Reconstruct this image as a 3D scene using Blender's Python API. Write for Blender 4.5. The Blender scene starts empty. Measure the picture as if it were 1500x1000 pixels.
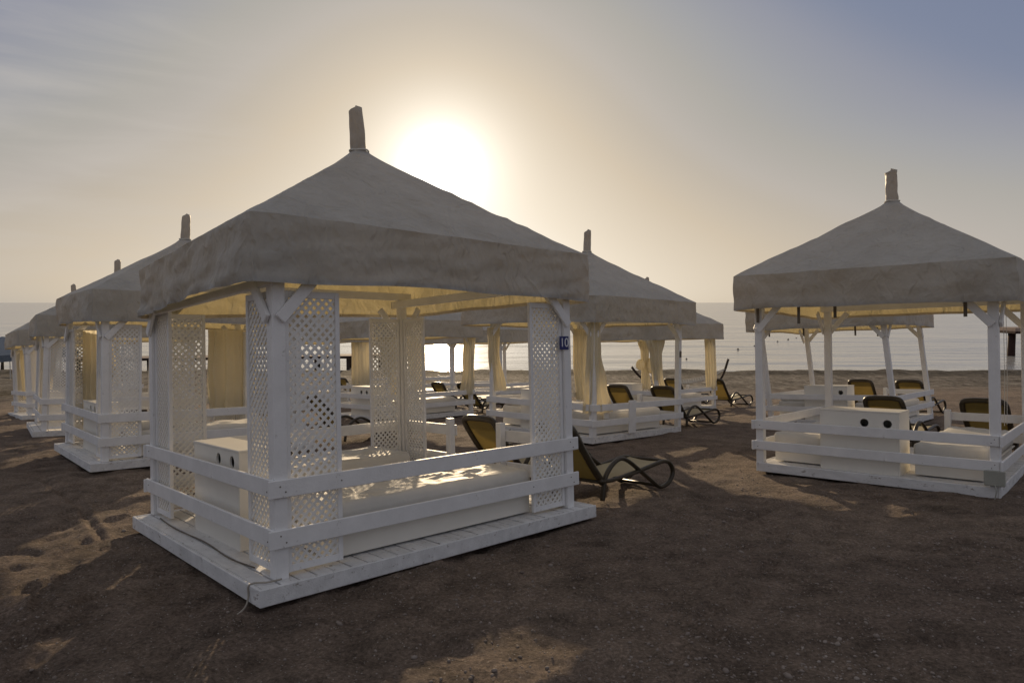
import bpy, bmesh, math, random
from mathutils import Vector, Matrix, Euler, noise
R = math.radians
sc = bpy.context.scene
col = sc.collection
random.seed(4)

# ------------------------------------------------------------------ frames
# beach frame: x = u (along the right face), y = v (along the left face), z up from the first deck
RB = Matrix(((0.73361149, 0.67956195, 0.00312163),
             (-0.67923206, 0.73338455, -0.028123),
             (-0.02140067, 0.01851104, 0.9995996)))
CB = Vector((-1.83854312, -4.49242182, 1.53257874))
TH = math.atan(57 / 1000.0)
CAMZ = 1.67
M3 = Matrix.Rotation(-TH, 3, 'X') @ RB.transposed()
M = M3.to_4x4()
M.translation = Vector((0, 0, CAMZ)) - M3 @ CB
SUN = Matrix.Rotation(-TH, 3, 'X') @ Vector(((647 - 750) / 1000, 1, (500 - 247) / 1000)).normalized()
SUN_EL = math.asin(SUN.z)
SUN_AZ = math.atan2(SUN.x, SUN.y)
Wu, Wv, HE = 3.43, 3.10, 2.05      # lattice kind
Ou, Ov, OVER = 3.03, 2.865, .166     # open kind and how far its roof overhangs


def small(a, b, c):
    return (Matrix.Rotation(a, 3, 'Z') @ Matrix.Rotation(b, 3, 'X') @ Matrix.Rotation(c, 3, 'Y')).to_4x4()


def frame(u, v, z, a=0, b=0, c=0):
    return M @ Matrix.Translation((u, v, z)) @ small(a, b, c)


# ------------------------------------------------------------------ ground shape
NPL = M3 @ Vector((0, 0, 1))
P0 = M @ Vector((0, 0, -0.14))


def plane(x, y):
    return P0.z - (NPL.x * (x - P0.x) + NPL.y * (y - P0.y)) / NPL.z


def sstep(a, b, t):
    t = min(1, max(0, (t - a) / (b - a)))
    return t * t * (3 - 2 * t)


SPOTS = [((1.7, 1.5), 0), ((2.0, 8.3), .08), ((2.2, 14.8), .085), ((2.9, 21.4), .03), ((8.8, -1.0), -.07),
         ((9.1, 5.0), .02), ((15.9, 8.6), -.195), ((15.2, 2.2), -.09), ((-1.5, -4), 0), ((5, -4), 0)]
SPW = [((M @ Vector((u, v, 0))).xy, z) for (u, v), z in SPOTS]


def base_ground(x, y):
    xc = 24 * math.tanh(x / 24)
    yy = max(y, -14 + 0.2 * y) if y < -14 else y
    k = sstep(22, 46, yy)
    z = plane(xc * (1 - k), yy)
    ws = zs = 0
    for p, dz in SPW:
        w = 1 / ((p.x - x) ** 2 + (p.y - y) ** 2 + 4.0) ** 1.5
        ws += w
        zs += w * dz
    return z + zs / ws * (1 - sstep(20, 40, yy))


SEA_D = 63.0
SEA_Z = base_ground(0, SEA_D)


def sand_at(px, py):
    q = Matrix.Rotation(-TH, 3, 'X') @ Vector(((px - 750) / 1000, 1, (500 - py) / 1000))
    t = 4.0
    for _ in range(30):
        t = (base_ground(q.x * t, q.y * t) - CAMZ) / q.z
    return q.x * t, q.y * t


FURROWS = [[sand_at(*p) for p in c] for c in (((985, 757), (1040, 768), (1100, 778)), ((1085, 768), (1120, 750), (1155, 737)), ((1180, 778), (1225, 768)),
           ((1365, 938), (1420, 946), (1500, 968)), ((60, 700), (120, 742), (150, 790)), ((900, 820), (960, 812), (1030, 826)))]


PRINTS = {}


def make_prints():
    rng = random.Random(21)
    trails = [(-5.5, 3.4, 1.15, 16), (-4.2, 8.8, -.55, 15), (-1.9, 2.6, 2.2, 9), (-6.5, 6.0, .35, 14), (-3.4, 4.2, .9, 10), (.6, 3.0, .95, 10), (1.6, 7.6, -.9, 11), (4.6, 3.6, 1.9, 9), (3.0, 5.6, .1, 9)]
    out = []
    for x, y, a, n in trails:
        for i in range(n):
            a += rng.uniform(-.22, .22)
            x += math.cos(a) * .36
            y += math.sin(a) * .36
            sd = .09 if i % 2 else -.09
            out.append((x - math.sin(a) * sd, y + math.cos(a) * sd, a, rng.uniform(.7, 1.25)))
    for p in out:
        for i in range(-1, 2):
            for j in range(-1, 2):
                PRINTS.setdefault((int(math.floor(p[0] * 2)) + i, int(math.floor(p[1] * 2)) + j), []).append(p)


make_prints()


def footprint(x, y):
    h = 0
    for px, py, a, k in PRINTS.get((int(math.floor(x * 2)), int(math.floor(y * 2))), ()):
        dx, dy = x - px, y - py
        l, w = dx * math.cos(a) + dy * math.sin(a), -dx * math.sin(a) + dy * math.cos(a)
        r = math.hypot(l / .15, w / (.062 + .012 * l / .15))
        h += k * (-.032 * math.exp(-r ** 3) + .013 * math.exp(-((r - 1.35) / .28) ** 2))
    return h


def furrow(x, y):
    best = 9
    for c in FURROWS:
        for (ax, ay), (bx, by) in zip(c, c[1:]):
            dx, dy = bx - ax, by - ay
            t = max(0, min(1, ((x - ax) * dx + (y - ay) * dy) / (dx * dx + dy * dy)))
            best = min(best, math.hypot(x - ax - t * dx, y - ay - t * dy))
    return best


def rough(x, y):
    n = noise.noise
    d = math.hypot(x, y)
    lump = 0.5 + 0.5 * n(Vector((x * 0.28 + 3, y * 0.28, 7.7)))
    left = sstep(1.5, -1.5, x) * 0.7 + 0.3
    h = 0.030 * n(Vector((x * 0.8, y * 0.8, 1.3)))
    h += (0.016 + 0.036 * lump * left) * n(Vector((x * 2.3, y * 2.3, 4.1)))
    q = n(Vector((x * 5.2 + 9, y * 5.2, 2.2)))
    h += (0.009 + 0.022 * lump * left) * (-abs(q) * 1.6 + 0.3 if q < 0 else q)
    h += 0.010 * n(Vector((x * 13, y * 13, 5.5))) * (0.4 + lump * left)
    h += 0.004 * n(Vector((x * 31, y * 31, 8.5)))
    fp = n(Vector((x * 3.3 + 40, y * 3.3, 1.0)))
    h -= 0.030 * sstep(.18, .48, fp) * (.35 + .65 * left)
    if 1 < y < 16:
        h += footprint(x, y)
        q = furrow(x, y)
        if q < .2:
            h += -.030 * math.exp(-(q / .035) ** 2) + .012 * math.exp(-((q - .075) / .03) ** 2)
    if y > 20:
        f = sstep(20, 34, y)
        h = h * (1 - f) + f * (0.10 * n(Vector((x * 0.25, y * 0.7, 3.0))) + 0.06 * n(Vector((x * 1.1, y * 1.6, 6.0))) + 0.035 * n(Vector((x * 3.1, y * 3.1, 6.6))))
        h += 0.30 * math.exp(-((y - 58.5 - 0.8 * n(Vector((x * .07, 0, 0)))) / 2.2) ** 2) * (1 + .5 * n(Vector((x * .3, 0, 5))))
    return h


def ground(x, y):
    return base_ground(x, y) + rough(x, y)


def gpt(u, v):
    """beach-frame position standing on the sand"""
    p = M @ Vector((u, v, -0.14))
    return Vector((p.x, p.y, base_ground(p.x, p.y)))


# ------------------------------------------------------------------ materials
def mat(name):
    m = bpy.data.materials.new(name)
    m.use_nodes = True
    nt = m.node_tree
    nt.nodes.clear()
    out = nt.nodes.new('ShaderNodeOutputMaterial')
    return m, nt, out


def N(nt, typ, **kw):
    n = nt.nodes.new(typ)
    for k, v in kw.items():
        if k in n.inputs.keys():
            n.inputs[k].default_value = v
        else:
            setattr(n, k, v)
    return n


def ramp(nt, stops):
    r = nt.nodes.new('ShaderNodeValToRGB')
    e = r.color_ramp.elements
    while len(e) < len(stops):
        e.new(0.5)
    for i, (p, c) in enumerate(stops):
        e[i].position = p
        e[i].color = (c[0], c[1], c[2], 1) if not isinstance(c, (int, float)) else (c, c, c, 1)
    return r


def noise_tex(nt, coord, scale, detail=4, rough=0.55, stretch=None):
    L = nt.links
    if stretch:
        mp = N(nt, 'ShaderNodeMapping')
        mp.inputs['Scale'].default_value = stretch
        L.new(coord, mp.inputs['Vector'])
        coord = mp.outputs['Vector']
    t = N(nt, 'ShaderNodeTexNoise', Scale=scale, Detail=detail, Roughness=rough)
    L.new(coord, t.inputs['Vector'])
    return t.outputs['Fac']


def bump(nt, h, strength, dist):
    b = N(nt, 'ShaderNodeBump', Strength=strength, Distance=dist)
    nt.links.new(h, b.inputs['Height'])
    return b.outputs['Normal']


def simple_mat(name, c1, c2, rough=0.5, scale=6, bmp=0.2, bd=0.004, spec=0.3, stretch=None, dirt=None, bscale=40):
    m, nt, out = mat(name)
    L = nt.links
    tc = N(nt, 'ShaderNodeTexCoord').outputs['Object']
    f = noise_tex(nt, tc, scale, 5, .6, stretch)
    r = ramp(nt, [(0.3, c1), (0.7, c2)])
    L.new(f, r.inputs['Fac'])
    p = N(nt, 'ShaderNodeBsdfPrincipled', Roughness=rough)
    p.inputs['Specular IOR Level'].default_value = spec
    c = r.outputs['Color']
    if dirt:
        f2 = noise_tex(nt, tc, dirt[1], 6, .7, stretch)
        r2 = ramp(nt, [(dirt[2], 0.0), (dirt[2] + .1, 1.0)])
        L.new(f2, r2.inputs['Fac'])
        mx = N(nt, 'ShaderNodeMix', data_type='RGBA')
        L.new(r2.outputs['Color'], mx.inputs['Factor'])
        L.new(c, mx.inputs['A'])
        mx.inputs['B'].default_value = (*dirt[0], 1)
        c = mx.outputs['Result']
    L.new(c, p.inputs['Base Color'])
    fb = noise_tex(nt, tc, bscale, 4, .6, stretch)
    L.new(bump(nt, fb, bmp, bd), p.inputs['Normal'])
    L.new(p.outputs['BSDF'], out.inputs['Surface'])
    return m


def cloth_mat(name, c1, c2, trans, tcol, wr=1.0, spec=0.15, rough=0.75, crumple=0.0):
    m, nt, out = mat(name)
    L = nt.links
    tc = N(nt, 'ShaderNodeTexCoord').outputs['Object']
    f = noise_tex(nt, tc, 1.7, 6, .65)
    r = ramp(nt, [(0.35, c1), (0.68, c2)])
    L.new(f, r.inputs['Fac'])
    p = N(nt, 'ShaderNodeBsdfPrincipled', Roughness=rough)
    p.inputs['Specular IOR Level'].default_value = spec
    L.new(r.outputs['Color'], p.inputs['Base Color'])
    t = N(nt, 'ShaderNodeBsdfTranslucent')
    t.inputs['Color'].default_value = (*tcol, 1)
    w = noise_tex(nt, tc, 7, 5, .6, (1, 1, .6))
    w2 = noise_tex(nt, tc, 300, 2, .5)
    b1 = bump(nt, w, .55 * wr, .03)
    b2 = N(nt, 'ShaderNodeBump', Strength=.12, Distance=.002)
    L.new(w2, b2.inputs['Height'])
    if crumple:
        dn = N(nt, 'ShaderNodeTexNoise', Scale=2.2, Detail=3.0)
        L.new(tc, dn.inputs['Vector'])
        dv = N(nt, 'ShaderNodeVectorMath', operation='SCALE')
        dv.inputs['Scale'].default_value = .5
        L.new(dn.outputs['Color'], dv.inputs[0])
        da = N(nt, 'ShaderNodeVectorMath', operation='ADD')
        L.new(tc, da.inputs[0])
        L.new(dv.outputs['Vector'], da.inputs[1])
        for sc_, ds_ in ((2.6, .085), (7.0, .026), (17.0, .006)):
            vc = N(nt, 'ShaderNodeTexVoronoi', Scale=sc_, Randomness=1.0)
            mpv = N(nt, 'ShaderNodeMapping')
            mpv.inputs['Scale'].default_value = (1.25, 1.25, .55)
            mpv.inputs['Rotation'].default_value = (R(18), R(-14), R(20 * sc_))
            L.new(da.outputs['Vector'], mpv.inputs['Vector'])
            L.new(mpv.outputs['Vector'], vc.inputs['Vector'])
            bb = N(nt, 'ShaderNodeBump', Strength=crumple, Distance=ds_)
            L.new(vc.outputs['Distance'], bb.inputs['Height'])
            L.new(b1, bb.inputs['Normal'])
            b1 = bb.outputs['Normal']
        for rot_, st_ in ((24, .30), (-31, .26), (4, .22)):
            mps = N(nt, 'ShaderNodeMapping')
            mps.inputs['Rotation'].default_value = (R(rot_), R(rot_), R(rot_ * .4))
            mps.inputs['Scale'].default_value = (4.2, 4.2, .9)
            L.new(da.outputs['Vector'], mps.inputs['Vector'])
            ns = N(nt, 'ShaderNodeTexNoise', Scale=1.3, Detail=1.0, Roughness=.4)
            L.new(mps.outputs['Vector'], ns.inputs['Vector'])
            rs = ramp(nt, [(.40, 0.0), (.5, 1.0), (.60, 0.0)])
            L.new(ns.outputs['Fac'], rs.inputs['Fac'])
            bs_ = N(nt, 'ShaderNodeBump', Strength=st_, Distance=.016)
            L.new(rs.outputs['Color'], bs_.inputs['Height'])
            L.new(b1, bs_.inputs['Normal'])
            b1 = bs_.outputs['Normal']
        # weathering: faint water marks and grime of their own shape
        gm_ = noise_tex(nt, tc, 4.5, 8, .75)
        gr = ramp(nt, [(.34, .92), (.55, 1.0), (.7, 1.04)])
        L.new(gm_, gr.inputs['Fac'])
        gx = N(nt, 'ShaderNodeMix', data_type='RGBA', blend_type='MULTIPLY')
        gx.inputs['Factor'].default_value = 1
        L.new(r.outputs['Color'], gx.inputs['A'])
        L.new(gr.outputs['Color'], gx.inputs['B'])
        L.new(gx.outputs['Result'], p.inputs['Base Color'])
    L.new(b1, b2.inputs['Normal'])
    L.new(b2.outputs['Normal'], p.inputs['Normal'])
    L.new(b1, t.inputs['Normal'])
    mx = N(nt, 'ShaderNodeMixShader', Fac=trans)
    L.new(p.outputs['BSDF'], mx.inputs[1])
    L.new(t.outputs['BSDF'], mx.inputs[2])
    L.new(mx.outputs['Shader'], out.inputs['Surface'])
    return m


MT = {}
MT['white'] = simple_mat('white_painted_wood', (.74, .735, .73), (.84, .835, .83), .45, 5, .5, .005, .35, None, ((.34, .31, .28), 16, .64), 45)
MT['deck'] = simple_mat('worn_white_deck', (.60, .595, .59), (.80, .795, .79), .6, 3, .7, .006, .25, (3, 1.2, 3), ((.26, .22, .19), 7, .585), 30)
MT['lattice'] = simple_mat('white_lattice', (.78, .77, .74), (.85, .84, .81), .45, 5, .2, .002, .35)
MT['box'] = simple_mat('cream_board', (.76, .73, .66), (.82, .79, .72), .4, 2, .06, .002, .35)
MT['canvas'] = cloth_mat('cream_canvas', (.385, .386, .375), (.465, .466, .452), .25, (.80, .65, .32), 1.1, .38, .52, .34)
MT['curtain'] = cloth_mat('cream_curtain', (.68, .65, .56), (.78, .75, .66), .60, (.93, .86, .68), .5)
MT['vinyl'] = simple_mat('white_vinyl', (.58, .565, .53), (.65, .635, .60), .6, 3, .45, .012, .25, None, None, 9)
MT['rubber'] = simple_mat('brown_resin', (.034, .026, .016), (.060, .046, .028), .38, 8, .1, .002, .4)
MT['sling'] = cloth_mat('yellow_sling', (.20, .148, .05), (.26, .195, .065), .13, (.52, .36, .10), .2)
MT['seat'] = cloth_mat('lit_seat_mesh', (.40, .34, .21), (.48, .41, .27), .2, (.7, .56, .28), .2)  # paler than the back: light on the seat is put into the colour
MT['blue'] = simple_mat('blue_enamel', (.012, .018, .11), (.018, .026, .15), .35, 8, .05, .001, .4)
MT['signwhite'] = simple_mat('sign_lettering', (.72, .74, .78), (.8, .8, .82), .5)
MT['grey'] = simple_mat('grey_plastic', (.30, .30, .26), (.38, .38, .33), .5)
MT['cable'] = simple_mat('grey_cable', (.28, .25, .21), (.4, .36, .3), .6)
MT['strap'] = simple_mat('dark_strap', (.12, .10, .08), (.18, .155, .125), .8)
MT['rust'] = simple_mat('rusty_steel', (.022, .012, .010), (.055, .026, .018), .8, 4, .6, .02)
MT['concrete'] = simple_mat('pier_deck', (.26, .19, .15), (.36, .28, .23), .8, 2)
MT['darkwood'] = simple_mat('dark_wood', (.035, .025, .02), (.07, .05, .04), .7)
MT['rope'] = simple_mat('white_rope', (.6, .57, .5), (.72, .69, .62), .8)
MT['orange'] = simple_mat('buoy_plastic', (.25, .07, .03), (.35, .1, .04), .5)
MT['bluegrey'] = simple_mat('blue_grey_canvas', (.10, .13, .17), (.15, .18, .22), .8)
MT['red'] = simple_mat('red_cloth', (.45, .05, .04), (.55, .08, .06), .8)
MT['leaf'] = simple_mat('foliage', (.045, .075, .02), (.09, .12, .035), .7)
MT['bark'] = simple_mat('bark', (.06, .045, .03), (.1, .08, .06), .9)


def sand_mat():
    m, nt, out = mat('gravelly_sand')
    L = nt.links
    g = N(nt, 'ShaderNodeNewGeometry').outputs['Position']
    big = noise_tex(nt, g, .35, 5, .6)
    mid = noise_tex(nt, g, 3.0, 6, .65)
    fine = noise_tex(nt, g, 38, 7, .82)
    vo = N(nt, 'ShaderNodeTexVoronoi', Scale=70.0, Randomness=1.0)
    L.new(g, vo.inputs['Vector'])
    vo2 = N(nt, 'ShaderNodeTexVoronoi', Scale=24.0, Randomness=1.0)
    L.new(g, vo2.inputs['Vector'])
    r1 = ramp(nt, [(.3, (.158, .118, .094)), (.7, (.238, .182, .138))])
    L.new(big, r1.inputs['Fac'])
    r2 = ramp(nt, [(.28, .48), (.5, .95), (.74, 1.38)])  # mottling, deepened so shade between the clumps is put into the colour
    L.new(mid, r2.inputs['Fac'])
    mx = N(nt, 'ShaderNodeMix', data_type='RGBA', blend_type='MULTIPLY')
    mx.inputs['Factor'].default_value = 1
    L.new(r1.outputs['Color'], mx.inputs['A'])
    L.new(r2.outputs['Color'], mx.inputs['B'])
    r3 = ramp(nt, [(.33, .28), (.5, .92), (.68, 1.85)])
    L.new(fine, r3.inputs['Fac'])
    mx2 = N(nt, 'ShaderNodeMix', data_type='RGBA', blend_type='MULTIPLY')
    mx2.inputs['Factor'].default_value = .85
    L.new(mx.outputs['Result'], mx2.inputs['A'])
    L.new(r3.outputs['Color'], mx2.inputs['B'])
    # pale stone flecks: cells of the voronoi picked by their random colour
    sep = N(nt, 'ShaderNodeSeparateColor')
    L.new(vo.outputs['Color'], sep.inputs['Color'])
    rr = ramp(nt, [(.90, 0.0), (.97, 1.0)])
    L.new(sep.outputs[0], rr.inputs['Fac'])
    rd = ramp(nt, [(.25, 1.0), (.42, 0.0)])
    L.new(vo.outputs['Distance'], rd.inputs['Fac'])
    mu = N(nt, 'ShaderNodeMath', operation='MULTIPLY')
    L.new(rr.outputs['Color'], mu.inputs[0])
    L.new(rd.outputs['Color'], mu.inputs[1])
    mx3 = N(nt, 'ShaderNodeMix', data_type='RGBA')
    L.new(mu.outputs[0], mx3.inputs['Factor'])
    L.new(mx2.outputs['Result'], mx3.inputs['A'])
    mx3.inputs['B'].default_value = (.40, .36, .32, 1)
    # shingle far down the beach, and the damp strip by the water
    sx = N(nt, 'ShaderNodeSeparateXYZ')
    L.new(g, sx.inputs['Vector'])
    sh_f = noise_tex(nt, g, 1.9, 8, .85, (1, .22, 1))
    rs_ = ramp(nt, [(.40, (.035, .030, .026)), (.50, (.10, .084, .070)), (.60, (.27, .24, .20))])
    L.new(sh_f, rs_.inputs['Fac'])
    far = N(nt, 'ShaderNodeMapRange', interpolation_type='SMOOTHSTEP')
    far.inputs['From Min'].default_value = 24
    far.inputs['From Max'].default_value = 33
    L.new(sx.outputs['Y'], far.inputs['Value'])
    mx4 = N(nt, 'ShaderNodeMix', data_type='RGBA')
    L.new(far.outputs['Result'], mx4.inputs['Factor'])
    L.new(mx3.outputs['Result'], mx4.inputs['A'])
    L.new(rs_.outputs['Color'], mx4.inputs['B'])
    wet = N(nt, 'ShaderNodeMapRange', interpolation_type='SMOOTHSTEP')
    wet.inputs['From Min'].default_value = SEA_Z + .55
    wet.inputs['From Max'].default_value = SEA_Z + .95
    wet.inputs['To Min'].default_value = .42
    wet.inputs['To Max'].default_value = 1
    L.new(sx.outputs['Z'], wet.inputs['Value'])
    mx5 = N(nt, 'ShaderNodeVectorMath', operation='SCALE')
    L.new(mx4.outputs['Result'], mx5.inputs[0])
    L.new(wet.outputs['Result'], mx5.inputs['Scale'])
    p = N(nt, 'ShaderNodeBsdfPrincipled', Roughness=.95)
    p.inputs['Specular IOR Level'].default_value = .12
    L.new(mx5.outputs['Vector'], p.inputs['Base Color'])
    b1 = N(nt, 'ShaderNodeBump', Strength=.9, Distance=.07)
    L.new(mid, b1.inputs['Height'])
    b2 = N(nt, 'ShaderNodeBump', Strength=1.0, Distance=.02)
    L.new(fine, b2.inputs['Height'])
    L.new(b1.outputs['Normal'], b2.inputs['Normal'])
    b3 = N(nt, 'ShaderNodeBump', Strength=.55, Distance=.012)
    b3.invert = True
    L.new(vo2.outputs['Distance'], b3.inputs['Height'])
    L.new(b2.outputs['Normal'], b3.inputs['Normal'])
    L.new(b3.outputs['Normal'], p.inputs['Normal'])
    L.new(p.outputs['BSDF'], out.inputs['Surface'])
    return m


def sea_mat():
    m, nt, out = mat('calm_sea')
    L = nt.links
    g = N(nt, 'ShaderNodeNewGeometry').outputs['Position']
    p = N(nt, 'ShaderNodeBsdfPrincipled', Roughness=.16)
    p.inputs['Base Color'].default_value = (.42, .41, .385, 1)
    p.inputs['IOR'].default_value = 1.9
    p.inputs['Specular IOR Level'].default_value = .5
    w1 = noise_tex(nt, g, .045, 4, .55, (.22, 1, 1))
    w2 = noise_tex(nt, g, .35, 4, .55, (.35, 1, 1))
    w3 = noise_tex(nt, g, 2.2, 4, .6, (.5, 1, 1))
    b1 = N(nt, 'ShaderNodeBump', Strength=1.0, Distance=1.8)
    L.new(w1, b1.inputs['Height'])
    b2 = N(nt, 'ShaderNodeBump', Strength=.8, Distance=.40)
    L.new(w2, b2.inputs['Height'])
    L.new(b1.outputs['Normal'], b2.inputs['Normal'])
    b3 = N(nt, 'ShaderNodeBump', Strength=.55, Distance=.05)
    L.new(w3, b3.inputs['Height'])
    L.new(b2.outputs['Normal'], b3.inputs['Normal'])
    L.new(b3.outputs['Normal'], p.inputs['Normal'])
    L.new(p.outputs['BSDF'], out.inputs['Surface'])
    return m


MT['sand'] = sand_mat()
MT['sea'] = sea_mat()
MT['pebble'] = simple_mat('beach_pebbles', (.15, .115, .095), (.36, .31, .27), .85, 2.2, .1, .002, .2)


# ------------------------------------------------------------------ mesh helpers
class MB:
    def __init__(self):
        self.bm = bmesh.new()

    def box(self, lo, hi, bev=0.0, mtx=None):
        lo, hi = Vector(lo), Vector(hi)
        vs = [self.bm.verts.new((x, y, z)) for z in (lo.z, hi.z) for y in (lo.y, hi.y) for x in (lo.x, hi.x)]
        fs = [(0, 2, 3, 1), (4, 5, 7, 6), (0, 1, 5, 4), (2, 6, 7, 3), (0, 4, 6, 2), (1, 3, 7, 5)]
        faces = [self.bm.faces.new([vs[i] for i in f]) for f in fs]
        geo = vs
        if bev:
            edges = list({e for f in faces for e in f.edges})
            r = bmesh.ops.bevel(self.bm, geom=edges, offset=bev, segments=1, profile=.5, affect='EDGES')
            geo = list({v for f in r['faces'] for v in f.verts})
        if mtx is not None:
            for v in geo:
                v.co = mtx @ v.co
        return self

    def bar(self, a, b, w, t, bev=0.0, up=(0, 0, 1)):
        """rectangular bar from a to b, w wide across, t thick along up"""
        a, b = Vector(a), Vector(b)
        x = (b - a)
        ln = x.length
        x.normalize()
        up = Vector(up)
        y = up.cross(x).normalized()
        z = x.cross(y)
        m = Matrix((x, y, z)).transposed().to_4x4()
        m.translation = (a + b) / 2
        return self.box((-ln / 2, -w / 2, -t / 2), (ln / 2, w / 2, t / 2), bev, m)

    def tube(self, pts, rad, seg=8, closed=False, flat=None):
        pts = [Vector(p) for p in pts]
        n = len(pts)
        rad = rad if isinstance(rad, (list, tuple)) else [rad] * n
        rings = []
        prev = None
        for i, p in enumerate(pts):
            a = pts[(i - 1) % n] if closed or i else pts[0]
            b = pts[(i + 1) % n] if closed or i < n - 1 else pts[-1]
            t = (b - a).normalized()
            if prev is None:
                ref = Vector((0, 0, 1)) if abs(t.z) < .9 else Vector((1, 0, 0))
                nn = t.cross(ref).normalized()
            else:
                nn = (prev - t * prev.dot(t)).normalized()
            prev = nn
            bn = t.cross(nn)
            rings.append([self.bm.verts.new(p + (nn * math.cos(k * 2 * math.pi / seg) + bn * math.sin(k * 2 * math.pi / seg) * (flat or 1)) * rad[i]) for k in range(seg)])
        for i in range(n if closed else n - 1):
            A, B = rings[i], rings[(i + 1) % n]
            for k in range(seg):
                self.bm.faces.new((A[k], A[(k + 1) % seg], B[(k + 1) % seg], B[k]))
        if not closed:
            self.bm.faces.new(rings[0][::-1])
            self.bm.faces.new(rings[-1])
        return self

    def grid(self, fn, nu, nv, wrap=False):
        vs = [[self.bm.verts.new(fn(i / nu, j / nv)) for j in range(nv + 1)] for i in range(nu if wrap else nu + 1)]
        k = len(vs)
        for i in range(nu):
            for j in range(nv):
                self.bm.faces.new((vs[i][j], vs[(i + 1) % k][j], vs[(i + 1) % k][j + 1], vs[i][j + 1]))
        return vs

    def mesh(self, name, m, smooth=False):
        bmesh.ops.recalc_face_normals(self.bm, faces=self.bm.faces)
        me = bpy.data.meshes.new(name)
        self.bm.to_mesh(me)
        self.bm.free()
        me.materials.append(MT[m])
        if smooth:
            for p in me.polygons:
                p.use_smooth = True
        return me


CACHE = {}


def cached(key, fn):
    if key not in CACHE:
        CACHE[key] = fn()
    return CACHE[key]


def link(name, me, parent=None, mtx=None):
    o = bpy.data.objects.new(name, me)
    col.objects.link(o)
    if parent is not None:
        o.parent = parent
    if mtx is not None:
        o.matrix_local = mtx
    return o


def tag(o, label, cat, group=None, kind=None):
    o['label'] = label
    if cat:
        o['category'] = cat
    if group:
        o['group'] = group
    if kind:
        o['kind'] = kind
    return o


def thing(name, mtx, label, cat, group=None):
    o = bpy.data.objects.new(name, None)
    o.empty_display_size = .2
    col.objects.link(o)
    o.matrix_world = mtx
    return tag(o, label, cat, group)


def smooth_path(pts, n=6, closed=False):
    pts = [Vector(p) for p in pts]
    out = []
    k = len(pts)
    rng = range(k) if closed else range(k - 1)
    for i in rng:
        p0 = pts[(i - 1) % k] if closed or i else pts[0]
        p1, p2 = pts[i], pts[(i + 1) % k]
        p3 = pts[(i + 2) % k] if closed or i + 2 < k else pts[-1]
        for j in range(n):
            t = j / n
            out.append(.5 * ((2 * p1) + (p2 - p0) * t + (2 * p0 - 5 * p1 + 4 * p2 - p3) * t * t + (3 * p1 - p0 - 3 * p2 + p3) * t ** 3))
    if not closed:
        out.append(pts[-1])
    return out


# ------------------------------------------------------------------ lattice
def lattice_mesh(w, h, pitch=.065, sw=.0205, th=.006):
    mb = MB()
    for lay, sgn in ((-.5, 1), (.5, -1)):
        k = -h if sgn > 0 else 0
        c = k + pitch * .3
        top = w if sgn > 0 else w + h
        while c < top:
            # line x = c + sgn*z   (0<=x<=w, 0<=z<=h)
            zs = sorted([(0 - c) / sgn, (w - c) / sgn])
            z0, z1 = max(0, zs[0]), min(h, zs[1])
            if z1 - z0 > .012:
                a = Vector((c + sgn * z0, lay * th, z0))
                b = Vector((c + sgn * z1, lay * th, z1))
                mb.bar(a, b, sw, th * .98, 0, (0, 1, 0))
            c += pitch
    return mb.mesh('lattice', 'lattice')


def panel_frame_mesh(w, h, st=.05, th=.034):
    mb = MB()
    for x in (0, w - .036):
        mb.box((x, -th / 2, 0), (x + .036, th / 2, h), .003)
    for z in (0, h - .05):
        mb.box((.036, -th / 2 + .002, z), (w - .036, th / 2 - .002, z + .05), .003)
    return mb.mesh('panel_frame', 'white')


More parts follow.
